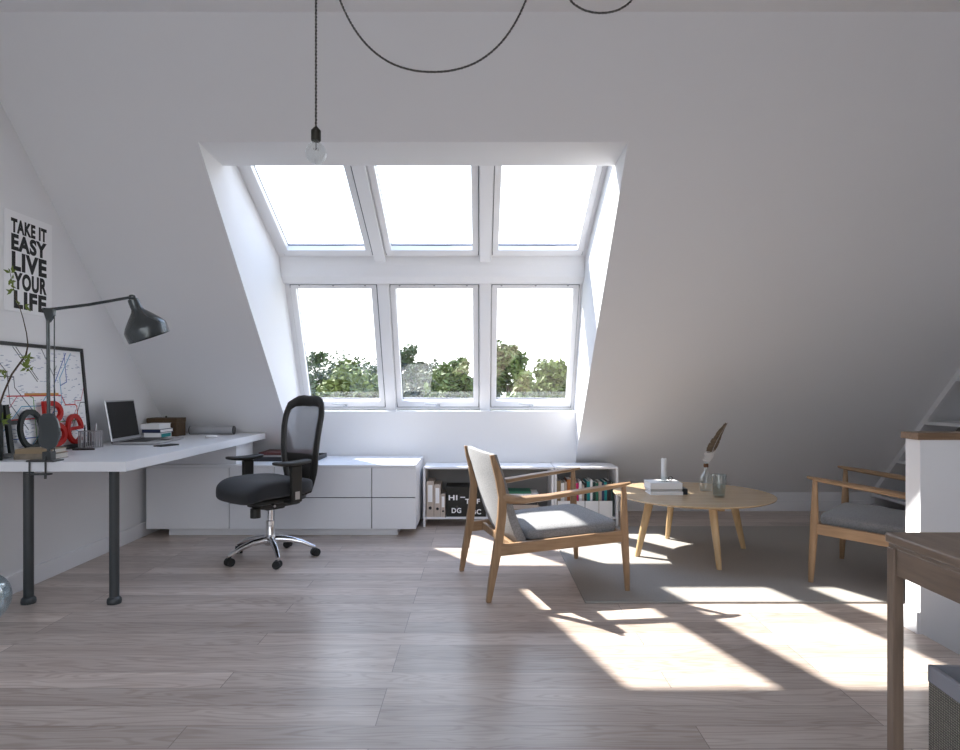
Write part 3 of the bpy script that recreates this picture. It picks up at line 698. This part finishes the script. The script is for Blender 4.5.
def lumb(u, v, off=0): 
    z = .44 + .235 * v; y = (2 * u - 1) * halfw(z) * .98; return tuple(TO @ Vector((bkx(z) - .008 + off + .03 * (y / .2) ** 2, y, z)))
v_, f_ = grid(lumb, 8, 6); v2, _ = grid(lambda u, v: lumb(u, v, -.018), 8, 6)
mb = MB().add(v_, f_, True); mb.add(v2, f_, True); mb.build('lumbar_panel', M['blackpl'], oc)
mb = MB(); mb.tube([TO @ Vector(q) for q in ((-.12, 0, .375), (-.22, 0, .372), (-.275, 0, .41), (-.285, 0, .52), (-.272, 0, .64))], [.03, .03, .03, .028, .02], 12); mb.build('back_support', M['blackpl'], oc)

# ------------------------------------------------------------------ shelf units
def shelf_unit(x0, x1, y0, label, dividers):
    e = thing('low_shelf_unit', label, 'shelf', (x0, y0, 0)); w = x1 - x0; d = .31; t = .018; H = .488
    MB().box(0, w, 0, d, H - t, H).build('top', M['trimw'], e, .004)
    MB().box(0, t, 0, d, 0, H - t).build('side_panel', M['trimw'], e, .001); MB().box(w - t, w, 0, d, 0, H - t).build('side_panel', M['trimw'], e, .001)
    MB().box(t, w - t, .01, d, .062, .08).build('bottom_shelf', M['tan'] if False else M['trimw'], e, .001)
    MB().box(t, w - t, d - .008, d, .08, H - t).build('back_panel', M['shelfgrey'], e)
    for q in dividers: MB().box(q - .005, q + .005, .01, d - .01, .08, H - t).build('divider', M['trimw'], e)
    return e
SY = 5.20
shelf_unit(-.462, .600, SY, 'long low white shelf unit holding binders and a black box', [.52])
shelf_unit(.606, 1.124, SY, 'short low white shelf unit filled with colourful books', [])
bz = .08
for (x, w, h, lab) in ((-.436, .060, .288, 'tallest beige ring binder at the left end of the low shelf'), (-.373, .052, .262, 'middle-height beige ring binder, second from the shelf side'), (-.319, .036, .185, 'smallest narrow beige ring binder beside the black lettered box')):
    e = thing('ring_binder', lab, 'binder', (x, SY + .015, bz), 0, 'beige ring binders')
    MB().box(0, w, 0, .24, 0, h).build('case', M['binder'], e, .002)
    MB().box(w * .2, w * .8, -.001, .001, h * .42, h * .9).build('label_card', M['paper'], e)
    MB().cyl(w * .22, -.0015, .0015, 16, Matrix.Translation((w / 2, 0, h * .25)) @ Matrix.Rotation(PI / 2, 4, 'X')).build('finger_hole', M['ink'], e)
lb = thing('lettered_box', 'black box with white stencilled capitals HI TOF DG BC on the shelf', 'box', (-.276, SY + .02, bz))
MB().box(0, .325, 0, .22, 0, .20).build('body', M['stencil'], lb, .002); MB().box(-.003, .328, -.003, .223, .20, .245).build('lid', M['stencil'], lb, .002)
LTm = frameM((0, -.0005, 0), (1, 0, 0), (0, 0, 1), (0, -1, 0))
for (s_, a, b, w, h) in (('HI', .02, .135, .072, .042), ('-', .115, .155, .04, .008), ('TOF', .155, .105, .12, .042), ('DG', .045, .03, .078, .042), ('BC', .215, .02, .07, .042)):
    tl = MB(); text_mb(tl, s_, w, h, LTm @ Matrix.Translation((a, b, 0)), .0015, .03)
    tl.build('stencil_lettering', M['paper'], lb)
# stack right of the divider
def lay(nm, x, z, L, W_, H, c, lab, cat='book'): book(nm, lab, cat, (x, SY + .03, bz + z), 0, L, W_, H, c, M['paper'])
lay('box_file', .10, 0, .40, .24, .06, M['tan'], 'tan box file lying at the bottom of the shelf pile', 'box file')
lay('book', .12, .06, .36, .22, .035, M['binder'], 'beige book lying in the middle of the shelf pile')
lay('book', .13, .095, .34, .22, .05, M['blackbook'], 'thick black book under the white one in the shelf pile')
lay('book', .15, .145, .33, .22, .04, M['paper'], 'white book lying beneath the green one in the shelf pile')
lay('book', .20, .185, .22, .18, .018, M['green'], 'green book lying on top of the shelf pile')
# upright books
ub = [(.026, .29, 'tan', 'wide tan'), (.022, .27, 'paper', 'white'), (.014, .28, 'binder', 'thin beige'), (.034, .30, 'orange', 'burnt orange'), (.016, .285, 'brownbox', 'dark brown'), (.022, .27, 'magenta', 'bright magenta'), (.018, .285, 'paper', 'tall white'),
      (.014, .255, 'binder', 'short beige'), (.014, .27, 'blackbook', 'thin black'), (.020, .285, 'teal', 'teal'), (.014, .295, 'paper', 'narrow white'), (.018, .28, 'dkgreen', 'dark green'), (.016, .27, 'green', 'mid green'), (.020, .28, 'binder', 'pale beige'), (.013, .27, 'navy', 'slim navy'), (.017, .28, 'teal', 'narrow teal'), (.022, .29, 'blackbook', 'wide black'), (.016, .275, 'dkgreen', 'slim dark green')]
prevn = 'shelf side'
x = .630
for i, (w, h, m_, nm) in enumerate(ub):
    w *= 1.2
    e = thing('standing_book', '', 'book', (x, SY + .045, bz), 0, 'upright books in the short shelf unit')
    e['label'] = 'upright %s book in the short shelf unit, next to the %s' % (nm, prevn)
    prevn = nm + ' book'
    c = MB(); c.box(0, .002, 0, .18, 0, h); c.box(w - .002, w, 0, .18, 0, h); c.box(.002, w - .002, 0, .002, 0, h); c.build('cover', M[m_], e)
    MB().box(.002, w - .002, .002, .178, .002, h - .003).build('pages', M['paper'], e)
    x += w + .0035
for i in range(4):
    e = thing('magazine_file', ['low white file box in front of the tan and white books', 'low white file box in front of the magenta book', 'low white file box in front of the teal book', 'low white file box at the right end of the short shelf'][i], 'file box', (.632 + i * .113, SY + .012, bz), 0, 'low white file boxes')
    b_ = MB(); b_.box(0, .108, 0, .003, 0, .13); b_.box(0, .108, .003, .03, 0, .003); b_.build('front', M['paper'], e, .001)
# rug
o = MB().box(.55, 3.0, 3.356, 5.19, 0, .010).build('rug', M['rug'], None, .003); tag(o, 'large plain grey rug beneath coffee table and armchairs', 'rug')

# ------------------------------------------------------------------ coffee table
RZ = .010
ct = thing('coffee_table', 'round pale oak coffee table on the grey rug', 'table', (1.445, 4.36, RZ))
CZ = .405
MB().lathe([(0, CZ - .026), (.46, CZ - .026), (.505, CZ - .016), (.525, CZ - .008), (.528, CZ - .003), (.525, CZ), (0, CZ)], 96).build('tabletop', M['tablewood'], ct)
ap = MB()
for a in (-75, 15): ap.box(-.33, .33, -.02, .02, CZ - .065, CZ - .026, Matrix.Rotation(R(a + 0), 4, 'Z'))
ap.build('cross_brace', M['tableleg'], ct, .003)
for a in (-85, 5, 95, 194):
    pass
for a in (-85.5, 15.5, 97, 194):
    T = Matrix.Rotation(R(a), 4, 'Z'); secs = []
    for (x, z, r) in ((.41, 0, .015), (.405, .02, .0165), (.36, .2, .022), (.315, CZ - .027, .027)):
        secs.append([(x + r * 1.15 * math.cos(t_), r * math.sin(t_), z) for t_ in [2 * PI * i / 16 for i in range(16)]])
    MB().loft(secs, True, T).build('leg', M['tableleg'], ct)
TZ = RZ + CZ
# books on the table
book('book', 'lower thick pale book on the coffee table beneath the candle', 'book', (1.140, 4.275, TZ), R(-1), .215, .16, .022, M['paper'], M['paper'])
book('book', 'middle pale book of the coffee table pile with dark edge', 'book', (1.140, 4.278, TZ + .022), R(1), .212, .16, .018, M['alu'], M['paper'])
book('book', 'top thick white book of the coffee table pile under the candle', 'book', (1.138, 4.27, TZ + .040), R(2), .215, .165, .040, M['paper'], M['paper'])
o = MB().box(0, .03, 0, .12, 0, .038).build('matchbox', M['blackbook'], None, .002); tag(o, 'small black box beside the book pile on the coffee table', 'box'); at(o, (1.362, 4.29, TZ), R(-3))
ch = thing('candle_holder', 'glass chamberstick candle holder on the coffee table books', 'candle holder', (1.25, 4.35, TZ + .080))
MB().lathe([(0, 0), (.03, 0), (.034, .004), (.034, .006), (.02, .008), (.022, .03), (.042, .034), (.042, .037), (.019, .036), (.0185, .008), (0, .008)], 28).build('dish', M['thinglass'], ch)
MB().tube([(.044 + .014 * math.cos(a), 0, .02 + .014 * math.sin(a)) for a in [2 * PI * i / 16 for i in range(16)]], .003, 8, closed=True).build('finger_ring', M['greymetal'], ch)
cd = thing('candle', 'thick white pillar candle standing in the glass holder', 'candle', (1.25, 4.35, TZ + .088))
MB().lathe([(0, 0), (.0175, 0), (.0175, .146), (.016, .148), (0, .146)], 24).build('wax_body', M['wax'], cd); MB().tube([(0, 0, .146), (.001, 0, .155)], .001, 6).build('wick', M['ink'], cd)
bt = thing('bottle', 'round clear glass bottle with brown neck band holding a feather', 'bottle', (1.568, 4.44, TZ))
prb = [(0, 0), (.032, 0), (.040, .006), (.047, .04), (.048, .075), (.040, .105), (.022, .13), (.0135, .15), (.0125, .195), (.016, .20)]
MB().lathe(prb + [(r - .003, z + (.004 if z < .02 else 0)) for r, z in reversed(prb[1:])] + [(0, .005)], 36).build('glass_body', M['thinglass'], bt)
MB().lathe([(.014, .165), (.0165, .167), (.0165, .188), (.014, .19)], 20).build('neck_band', M['cork'], bt)
fe = thing('feather', 'tall brown speckled feather with white down standing in the bottle', 'feather', (1.568, 4.44, TZ))
def fp(t): return Vector((.0 + .005 * t + .145 * t * t, 0, .05 + .425 * t))
MB().tube([fp(i / 12) for i in range(13)], [.0025 - .0018 * i / 12 for i in range(13)], 6).build('quill', M['down'], fe)
def vane(t0, t1, wl, wr, m_, nm, n=26, jag=.1):
    mb = MB()
    for side, wf in ((-1, wl), (1, wr)):
        for i in range(n):
            ta, tb = t0 + (t1 - t0) * i / n, t0 + (t1 - t0) * (i + 1.0) / n
            ba, bb_ = fp(ta), fp(tb); s_ = Vector((side * .88, side * .2 + .1, .60 if side > 0 else .15)).normalized()
            la = wf(i / n) * (1 + random.uniform(-jag, jag)); 
            pts = [ba, bb_, bb_ + s_ * la * .98 + Vector((0, 0, .004)), ba + s_ * la]
            mb.add([tuple(p_ + Vector((0, dy, 0))) for dy in (-.0006, .0006) for p_ in pts], [(0, 1, 2, 3), (7, 6, 5, 4), (0, 4, 5, 1), (1, 5, 6, 2), (2, 6, 7, 3), (3, 7, 4, 0)])
    return mb.build(nm, m_, fe)
vane(.50, .985, lambda u: .050 * (1 - u * .85) ** .7 * min(1, .7 + u * 4), lambda u: .062 * (1 - u * .9) ** .8 * min(1, .7 + u * 4), M['feather'], 'vane')
vane(.36, .52, lambda u: .036, lambda u: .036, M['down'], 'downy_base', 16, .4)
gs = thing('drinking_glass', 'tumbler of tinted glass half filled with water on the coffee table', 'glass', (1.568, 4.20, TZ))
MB().lathe([(0, 0), (.035, 0), (.037, .006), (.048, .148), (.0455, .148), (.0345, .012), (0, .012)], 36).build('glass_body', M['smokeglass'], gs)
MB().lathe([(0, .013), (.034, .013), (.040, .085), (0, .085)], 32).build('water', M['water'], gs)

# ------------------------------------------------------------------ armchairs
def armchair(label, loc, rz, fz=0.):
    e = thing('armchair', label, 'armchair', loc, rz, 'oak lounge armchairs')
    for s_ in (-1, 1):
        # rear post: leg and back upright in one
        secs = []
        for (x, z, hx, y) in ((-.395, 0, .014, .300), (-.375, .12, .019, .300), (-.345, .28, .024, .300), (-.322, .45, .023, .300), (-.318, .55, .022, .298), (-.332, .64, .021, .29), (-.355, .72, .017, .285), (-.372, .775, .011, .282)):
            hy = .014 if z > .05 else .012
            secs.append([(x - hx, s_ * y - hy, z), (x + hx, s_ * y - hy, z), (x + hx, s_ * y + hy, z), (x - hx, s_ * y + hy, z)])
        MB().loft(secs).build('rear_leg', M['wood'], e, .005, 3)
        secs = []
        for (x, z, r) in ((.392, fz, .0135), (.388, .1, .017), (.375, .30, .022), (.372, .40, .021), (.370, .59, .0125)):
            secs.append([(x + r * 1.05 * math.cos(t_), s_ * .345 + r * .9 * math.sin(t_), z) for t_ in [2 * PI * i / 14 for i in range(14)]])
        MB().loft(secs, True).build('front_leg', M['wood'], e)
        # side seat rail
        secs = []
        for (x, z, y) in ((-.345, .272, .302), (0, .293, .325), (.375, .315, .345)):
            secs.append([(x, s_ * y - .011, z - .032), (x, s_ * y + .011, z - .032), (x, s_ * y + .011, z + .030), (x, s_ * y - .011, z + .030)])
        MB().loft(secs).build('side_rail', M['woodx'], e, .004)
        # arm
        secs = []
        for (x, y, z, hw, hz) in ((-.322, .298, .548, .013, .027), (-.27, .304, .538, .017, .027), (-.20, .316, .533, .026, .023), (-.08, .330, .545, .031, .019), (.08, .338, .565, .031, .017), (.24, .342, .582, .028, .0155), (.36, .343, .595, .022, .013), (.415, .338, .603, .011, .007)):
            secs.append([(x, s_ * y - hw, z - hz * .5), (x, s_ * y, z - hz), (x, s_ * y + hw, z - hz * .5), (x, s_ * y + hw, z + hz * .6), (x, s_ * y, z + hz), (x, s_ * y - hw, z + hz * .6)])
        MB().loft(secs).build('arm', M['woodx'], e, .004, 2)
    MB().box(-.262, -.24, -.300, .300, .25, .296).build('rear_rail', M['wood'], e, .004)
    MB().box(.355, .377, -.33, .33, .275, .335).build('front_rail', M['wood'], e, .004)
    MB().box(-.245, .355, -.285, .285, .279, .290, Matrix.Translation((0, 0, 0)) @ Matrix.Rotation(R(-3), 4, 'Y')).build('seat_deck', M['wood'], e)
    # seat cushion
    def cf(p):
        x, y, z = p; return (x, y * (1 + .07 * x / .27), z + .05 * (x + .0) + (.012 * (1 - (x / .27) ** 2) * (1 - (y / .28) ** 2) if z > 0 else 0))
    MB().sup(.272, .287, .040, .42, .22, 72, 20, Matrix.Translation((.098, 0, .343)), cf).build('seat_cushion', M['greyfab'], e)
    # upholstered back panel, sweeping forward to below the seat
    pf = [(.775, -.352, .014), (.74, -.345, .018), (.66, -.318, .020), (.54, -.282, .022), (.42, -.245, .025), (.33, -.210, .028), (.285, -.186, .026)]
    def side(p, k_): return p[1] + k_ * p[2]
    secs = []
    for (z, x, t_) in pf:
        hw = .268 - .02 * max(0, (.6 - z)) 
        row = []
        for i in range(13): 
            yq = -hw + 2 * hw * i / 12; row.append((x - t_ + .0 - .018 * (1 - (yq / hw) ** 2), yq, z))
        for i in range(13):
            yq = hw - 2 * hw * i / 12; row.append((x + t_ - .012 * (1 - (yq / hw) ** 2), yq, z))
        secs.append(row)
    MB().loft(secs, True).build('backrest', M['greyfab'], e, .004, 2)
    return e
armchair('oak armchair with grey cushions seen from its side, left of the coffee table', (.346, 3.77, 0), R(15.4), .0102)
f2 = Vector((-.737, .676)); l2 = Vector((.676, .737))
# near front foot at (1.912,3.695): centre = foot - fwd*.385 + lateral*.345
c2 = Vector((1.912, 3.695)) - f2 * .39 + l2 * .345
armchair('oak armchair with grey seat facing the coffee table, partly behind the half wall', (c2.x, c2.y, RZ), math.atan2(f2.y, f2.x))

# ------------------------------------------------------------------ dark table and basket in the right foreground
dt = thing('side_table', 'grey-brown wooden table with square legs in the right foreground', 'table', (1.068, .55, 0))
TWd, TL = .85, 1.14
MB().box(0, TWd, 0, TL, .725, .75).build('tabletop', M['darkwood'], dt, .005, 3)
fr = MB(); a = .018
fr.box(.008, .026, .034, TL - .032, .645, .714); fr.box(TWd - .026, TWd - .008, .034, TL - .032, .645, .714); fr.box(.031, TWd - .032, TL - .026, TL - .008, .645, .714); fr.box(.031, TWd - .032, .01, .028, .645, .714)
fr.build('apron', M['darkwood'], dt, .002)
MB().box(.006, TWd - .006, .006, TL - .006, .714, .725).build('moulding', M['darkwood'], dt, .003)
for (x, y) in ((.003, TL - .032), (TWd - .032, TL - .032), (.003, .006), (TWd - .032, .006)):
    MB().box(x, x + .028, y, y + .028, 0, .714).build('leg', M['darkleg'], dt, .003)
bs = thing('storage_basket', 'open square woven basket with grey rim under the dark table', 'basket', (1.218, 1.737, 0), R(-4))
bw, bd, bh = .40, .40, .38
def shell(mb, z0, z1, t=.008, o=0):
    for (a, b, c, d) in ((-o, bw + o, -bd - o, -bd + t), (-o, bw + o, -t, o), (-o, t, -bd, 0), (bw - t, bw + o, -bd, 0)): mb.box(a, b, c, d, z0, z1)
    return mb
q = shell(MB(), 0, bh - .045); q.box(0, bw, -bd, 0, 0, .006); q.build('woven_sides', M['basket'], bs, .002)
shell(MB(), bh - .045, bh, .010, .002).build('rim_band', M['bandfab'], bs, .002)
MB().box(.01, bw - .01, -bd + .01, -.01, .006, .012).build('liner', M['blackbook'], bs)

# ------------------------------------------------------------------ pendant lamp with swagged cord
PD = 2.43; kk = PD / 640
def pp(px, py): return Vector(((px - 480) * kk, PD, 1.13 - (py - 388) * kk))
pdn = thing('pendant_lamp', 'bare globe bulb pendant on a looped black twisted cord', 'pendant lamp', pp(316, -95.5))
org = pp(316, -95.5); dz = ZT - org.z
pdn.location = (org.x, org.y, ZT); org.z = ZT
def smooth_path(pts, n=10):
    out = []; P = [pts[0]] + pts + [pts[-1]]
    for i in range(1, len(P) - 2):
        for j in range(n):
            t = j / n; a, b, c, d = P[i - 1], P[i], P[i + 1], P[i + 2]
            out.append(.5 * ((2 * b) + (-a + c) * t + (2 * a - 5 * b + 4 * c - d) * t * t + (-a + 3 * b - 3 * c + d) * t ** 3))
    out.append(pts[-1]); return out
prof = [(117, 168), (113, 142), (104, 106), (93, 72), (80, 45.5), (64, 25), (44, 10), (22, 2.2), (0, 0)]
def swag(cx, by, pr):
    L_ = [pp(cx - u, by - v) for u, v in pr] + [pp(cx + u, by - v) for u, v in reversed(pr[:-1])]
    L_[0].z = min(L_[0].z, ZT - .01); L_[-1].z = min(L_[-1].z, ZT - .01)
    return smooth_path(L_, 8)
def resample(path, step):
    out = [path[0]]; acc = 0
    for a, b in zip(path[:-1], path[1:]):
        L_ = (b - a).length
        if L_ < 1e-9: continue
        d = step - acc
        while d <= L_:
            out.append(a.lerp(b, d / L_)); d += step
        acc = (acc + L_) % step
    out.append(path[-1]); return out
M['cordgrey'] = mat('grey_fabric_cord', (.13, .125, .115), .8)
def twisted(path, name):
    path = [p_ - org for p_ in path]; path = resample(path, .0035); cd_ = None
    for s_ in (0, PI):
        q = []
        for i, p_ in enumerate(path):
            t = (path[min(i + 1, len(path) - 1)] - path[max(i - 1, 0)]).normalized(); up = Vector((0, 1, 0)); b = t.cross(up).normalized(); 
            an = i * .0035 / .026 * 2 * PI + s_
            q.append(p_ + (up * math.cos(an) + b * math.sin(an)) * .0023)
        o = MB().tube(q, .0024, 6).build(name if s_ == 0 else 'light_strand', M['blackpl'] if s_ == 0 else M['cordgrey'], pdn if s_ == 0 else cd_)
        if s_ == 0: cd_ = o
    return cd_
twisted([pp(316, -94), pp(316, -30), pp(316, 60), pp(316, 128)], 'hanging_cord')
twisted(swag(433, 72, prof), 'swag_cord')
prof2 = [(51, 109), (50, 95), (45, 62), (39, 34), (31, 13.5), (20, 4.5), (10, 1), (0, 0)]
twisted(swag(601, 13, prof2), 'swag_cord')
for px in (316, 550, 652):
    hk = MB(); p_ = pp(px, 0) - org; hk.cyl(.012, -.006, 0, 16, Matrix.Translation((p_.x, 0, 0))); hk.tube([(p_.x, 0, -.004), (p_.x, 0, -.02), (p_.x + .008, 0, -.026)], .003, 8); hk.build('ceiling_hook', M['brass'], pdn)
sz = pp(316, 127) - org
MB().lathe([(0, 0), (.006, 0), (.010, -.004), (.0185, -.014), (.0185, -.05), (.0165, -.053), (0, -.053)], 24, Matrix.Translation(sz)).build('socket', M['brass'], pdn)
bz_ = pp(316, 141.5) - org
prg = [(.0125, .004), (.0125, -.008)] + [(.0405 * math.sin(a), -.039 - .0405 * math.cos(a) * -1 * -1) for a in []] 
prg += [(.0400 * math.sin(a), -.044 + .0405 * math.cos(a)) for a in [R(22 + 158 * i / 18) for i in range(19)]]
gb = MB().lathe(prg, 36, Matrix.Translation(bz_)).build('glass_bulb', M['thinglass'], pdn)
MB().tube([bz_ + Vector(q) for q in ((0, 0, 0), (0, 0, -.03))] , .002, 8).build('stem_wire', M['filament'], gb)
MB().tube([bz_ + Vector((.009 * math.cos(a), .009 * math.sin(a), -.03 - .004 * math.sin(3 * a))) for a in [2 * PI * i / 18 for i in range(18)]], .0005, 6, closed=True).build('filament', M['filament'], gb)

# ------------------------------------------------------------------ outdoors
struct(MB().box(-80, 80, 7, 120, -7.2, -7).build('ground', mat('grass_ground', (.06, .10, .03), .95, noise=.3, nscale=2)))
def leafmat(nm, c):
    m = mat(nm, c, .65, noise=.45, nscale=1.4)
    return m
LM = {'mid': leafmat('leaves_mid_green', (.11, .155, .035)), 'dark': leafmat('leaves_dark_green', (.075, .115, .04)), 'pale': leafmat('leaves_grey_green', (.12, .14, .07)), 'yellow': leafmat('leaves_yellow_green', (.15, .19, .045))}
bark = mat('bark', (.09, .07, .05), .9)
def tree(px, topy, d, rx, rz_, m_, label, n=9000, seed=1, leaf_s=.085):
    rnd = random.Random(seed); X = (px - 480) / 640 * d; Zt = 1.13 + (388 - topy) / 640 * d; 
    cz = Zt - .78 * rz_ - .17 * rx
    e = thing('tree', label, 'tree', (X, d, -7), 0, 'trees outside the window')
    mb = MB(); mb.tube([(0, 0, 0), (.1, 0, 3), (0, .1, cz + 7 - rz_ * .3), (.05, 0, cz + 7 + rz_ * .3)], [.22, .17, .1, .03], 10)
    for q in range(5):
        a = rnd.uniform(0, 2 * PI); mb.tube([(0, .05, cz + 7 - rz_ * .6), (math.cos(a) * rx * .35, math.sin(a) * rx * .35, cz + 7), (math.cos(a) * rx * .6, math.sin(a) * rx * .6, cz + 7 + rz_ * .45)], [.08, .05, .02], 7)
    mb.build('trunk', bark, e)
    # clumps of leaves
    cl_ = []
    for q in range(60):
        th = rnd.uniform(0, 2 * PI); ph_ = math.asin(rnd.uniform(-.7, 1)); r = rnd.uniform(.5, .78)
        cl_.append((math.cos(th) * math.cos(ph_) * rx * r, math.sin(th) * math.cos(ph_) * rx * r, cz + 7 + math.sin(ph_) * rz_ * r, rnd.uniform(.17, .27) * rx))
    vs_, fs_ = [], []
    for i in range(n):
        c = cl_[rnd.randrange(len(cl_))]
        g = Vector((rnd.gauss(0, 1), rnd.gauss(0, 1), rnd.gauss(0, .8))).normalized() * rnd.uniform(.3, 1.05) * c[3]
        p_ = Vector(c[:3]) + g
        a = Vector((rnd.gauss(0, 1), rnd.gauss(0, 1), rnd.gauss(0, .7))).normalized(); b = a.cross(Vector((rnd.gauss(0, 1), rnd.gauss(0, 1), rnd.gauss(0, 1)))).normalized()
        s_ = leaf_s * rnd.uniform(.6, 1.2); o_ = len(vs_)
        vs_ += [tuple(p_ - a * s_), tuple(p_ + b * s_ * .45), tuple(p_ + a * s_), tuple(p_ - b * s_ * .45)]; fs_.append((o_, o_ + 1, o_ + 2, o_ + 3))
    me = bpy.data.meshes.new('crown'); me.from_pydata(vs_, [], fs_); me.materials.append(LM[m_])
    o = bpy.data.objects.new('crown', me); C.objects.link(o); o.parent = e
tree(349, 352, 14, 1.45, 2.7, 'yellow', 'bright green rounded tree filling the left lower window', 24000, 1)
tree(303, 343, 20, 1.5, 2.6, 'dark', 'dark tree at the left edge of the left lower window', 11000, 2)
tree(352, 347, 24.5, 2.5, 3.2, 'dark', 'darker tree behind the bright one in the left lower window', 18000, 3)
tree(404, 342, 19, .95, 2.2, 'dark', 'taller dark green tree at the left of the middle lower window', 12000, 4)
tree(420, 357, 16.5, .82, 2.2, 'pale', 'grey-green bushy tree in the middle lower window', 14000, 5)
tree(458, 353, 13, .90, 2.2, 'mid', 'mid green tree at the right of the middle lower window', 19000, 6)
tree(506, 333, 17.2, 1.05, 2.6, 'mid', 'tallest tree, at the left of the right lower window', 16000, 7)
tree(556, 350, 14.8, 1.2, 2.6, 'yellow', 'yellow-green rounded tree at the right of the right lower window', 22000, 8)
tree(517, 365, 11, .8, 1.9, 'yellow', 'low yellow-green tree between the two trees of the right lower window', 17000, 9)
tree(430, 360, 33, 3.6, 3.4, 'pale', 'distant wide pale tree behind the middle window trees', 18000, 10, .14)
tree(590, 354, 27, 3.0, 3.6, 'pale', 'distant pale tree behind the right window trees', 16000, 11, .13)

# ------------------------------------------------------------------ light
w = bpy.data.worlds.new('sky'); sc.world = w; w.use_nodes = True; nt = w.node_tree
bg = nt.nodes['Background']; tc = nt.nodes.new('ShaderNodeTexCoord'); sx = nt.nodes.new('ShaderNodeSeparateXYZ')
rp = nt.nodes.new('ShaderNodeValToRGB')
els = rp.color_ramp.elements; els[0].position = 0.; els[0].color = (.30, .32, .30, 1); els[1].position = 1; els[1].color = (.36, .55, .95, 1)
e_ = els.new(.495); e_.color = (.55, .58, .58, 1); e_ = els.new(.505); e_.color = (1., 1., 1., 1); e_ = els.new(.62); e_.color = (.87, .925, 1, 1); e_ = els.new(.78); e_.color = (.60, .75, 1, 1)
ma = nt.nodes.new('ShaderNodeMath'); ma.operation = 'MULTIPLY_ADD'; ma.inputs[1].default_value = .5; ma.inputs[2].default_value = .5
nt.links.new(tc.outputs['Generated'], sx.inputs[0]); nt.links.new(sx.outputs[2], ma.inputs[0]); nt.links.new(ma.outputs[0], rp.inputs[0]); nt.links.new(rp.outputs[0], bg.inputs[0])
bg.inputs[1].default_value = 2.7
sl = bpy.data.lights.new('sun', 'SUN'); sl.energy = 12.0; sl.angle = R(.9); sl.color = (1, .97, .92)
so = bpy.data.objects.new('sun', sl); C.objects.link(so); so.location = (-6, 10, 12)
so.rotation_euler = Vector((.763, -.609, -1)).to_track_quat('-Z', 'Y').to_euler()
def portal(c, sx_, sy_, Mx):
    l = bpy.data.lights.new('window_portal', 'AREA'); l.shape = 'RECTANGLE'; l.size = sx_; l.size_y = sy_
    l.cycles.is_portal = True
    o = bpy.data.objects.new('window_portal', l); C.objects.link(o); o.matrix_world = Mx
    return o
def pm(c, u, v, n):   # light shines along -Z local
    return frameM(c, u, v, -Vector(n))
for (B, Tp) in ((UB, UT), (LB, LT)):
    v = (Tp - B); H = v.length; u = Vector((1, 0, 0)); n = u.cross(v.normalized())
    c = (B + Tp) / 2 - n * .12; c.x = -.38
    Mx = frameM(c, u, -v.normalized(), -n); portal(c, 2.5, H + .05, Mx)
c = Vector(((RW[0] + RW[1]) / 2, (RW[2] + RW[3]) / 2, zr((RW[2] + RW[3]) / 2))); n = u.cross(vr)   # n points outwards?
inn_ = Vector((0, 1, -1)).normalized()
portal(c, RW[1] - RW[0] + .1, Lr + .1, frameM(c - inn_ * .16, (1, 0, 0), Vector((0, 0, 0)) + Vector((0, -vr.y, -vr.z)), -inn_) if Vector((1, 0, 0)).cross(Vector((0, -vr.y, -vr.z))).dot(-inn_) > 0 else frameM(c - inn_ * .16, (1, 0, 0), vr, -inn_))

# ------------------------------------------------------------------ camera
cam = bpy.data.cameras.new('camera'); co = bpy.data.objects.new('camera', cam); C.objects.link(co)
co.location = (0, 0, 1.13); co.rotation_euler = (PI / 2, 0, 0); cam.sensor_width = 36; cam.lens = 24; cam.shift_y = 13 / 960; cam.clip_start = .05; cam.clip_end = 500
sc.camera = co
sc.view_settings.view_transform = 'Standard'; sc.view_settings.look = 'None'; sc.view_settings.gamma = 1; sc.view_settings.use_curve_mapping = False
sc.view_settings.exposure = 0.5
sc.cycles.use_denoising = True
sc.cycles.max_bounces = 12; sc.cycles.diffuse_bounces = 6; sc.cycles.transparent_max_bounces = 24; sc.cycles.sample_clamp_indirect = 6
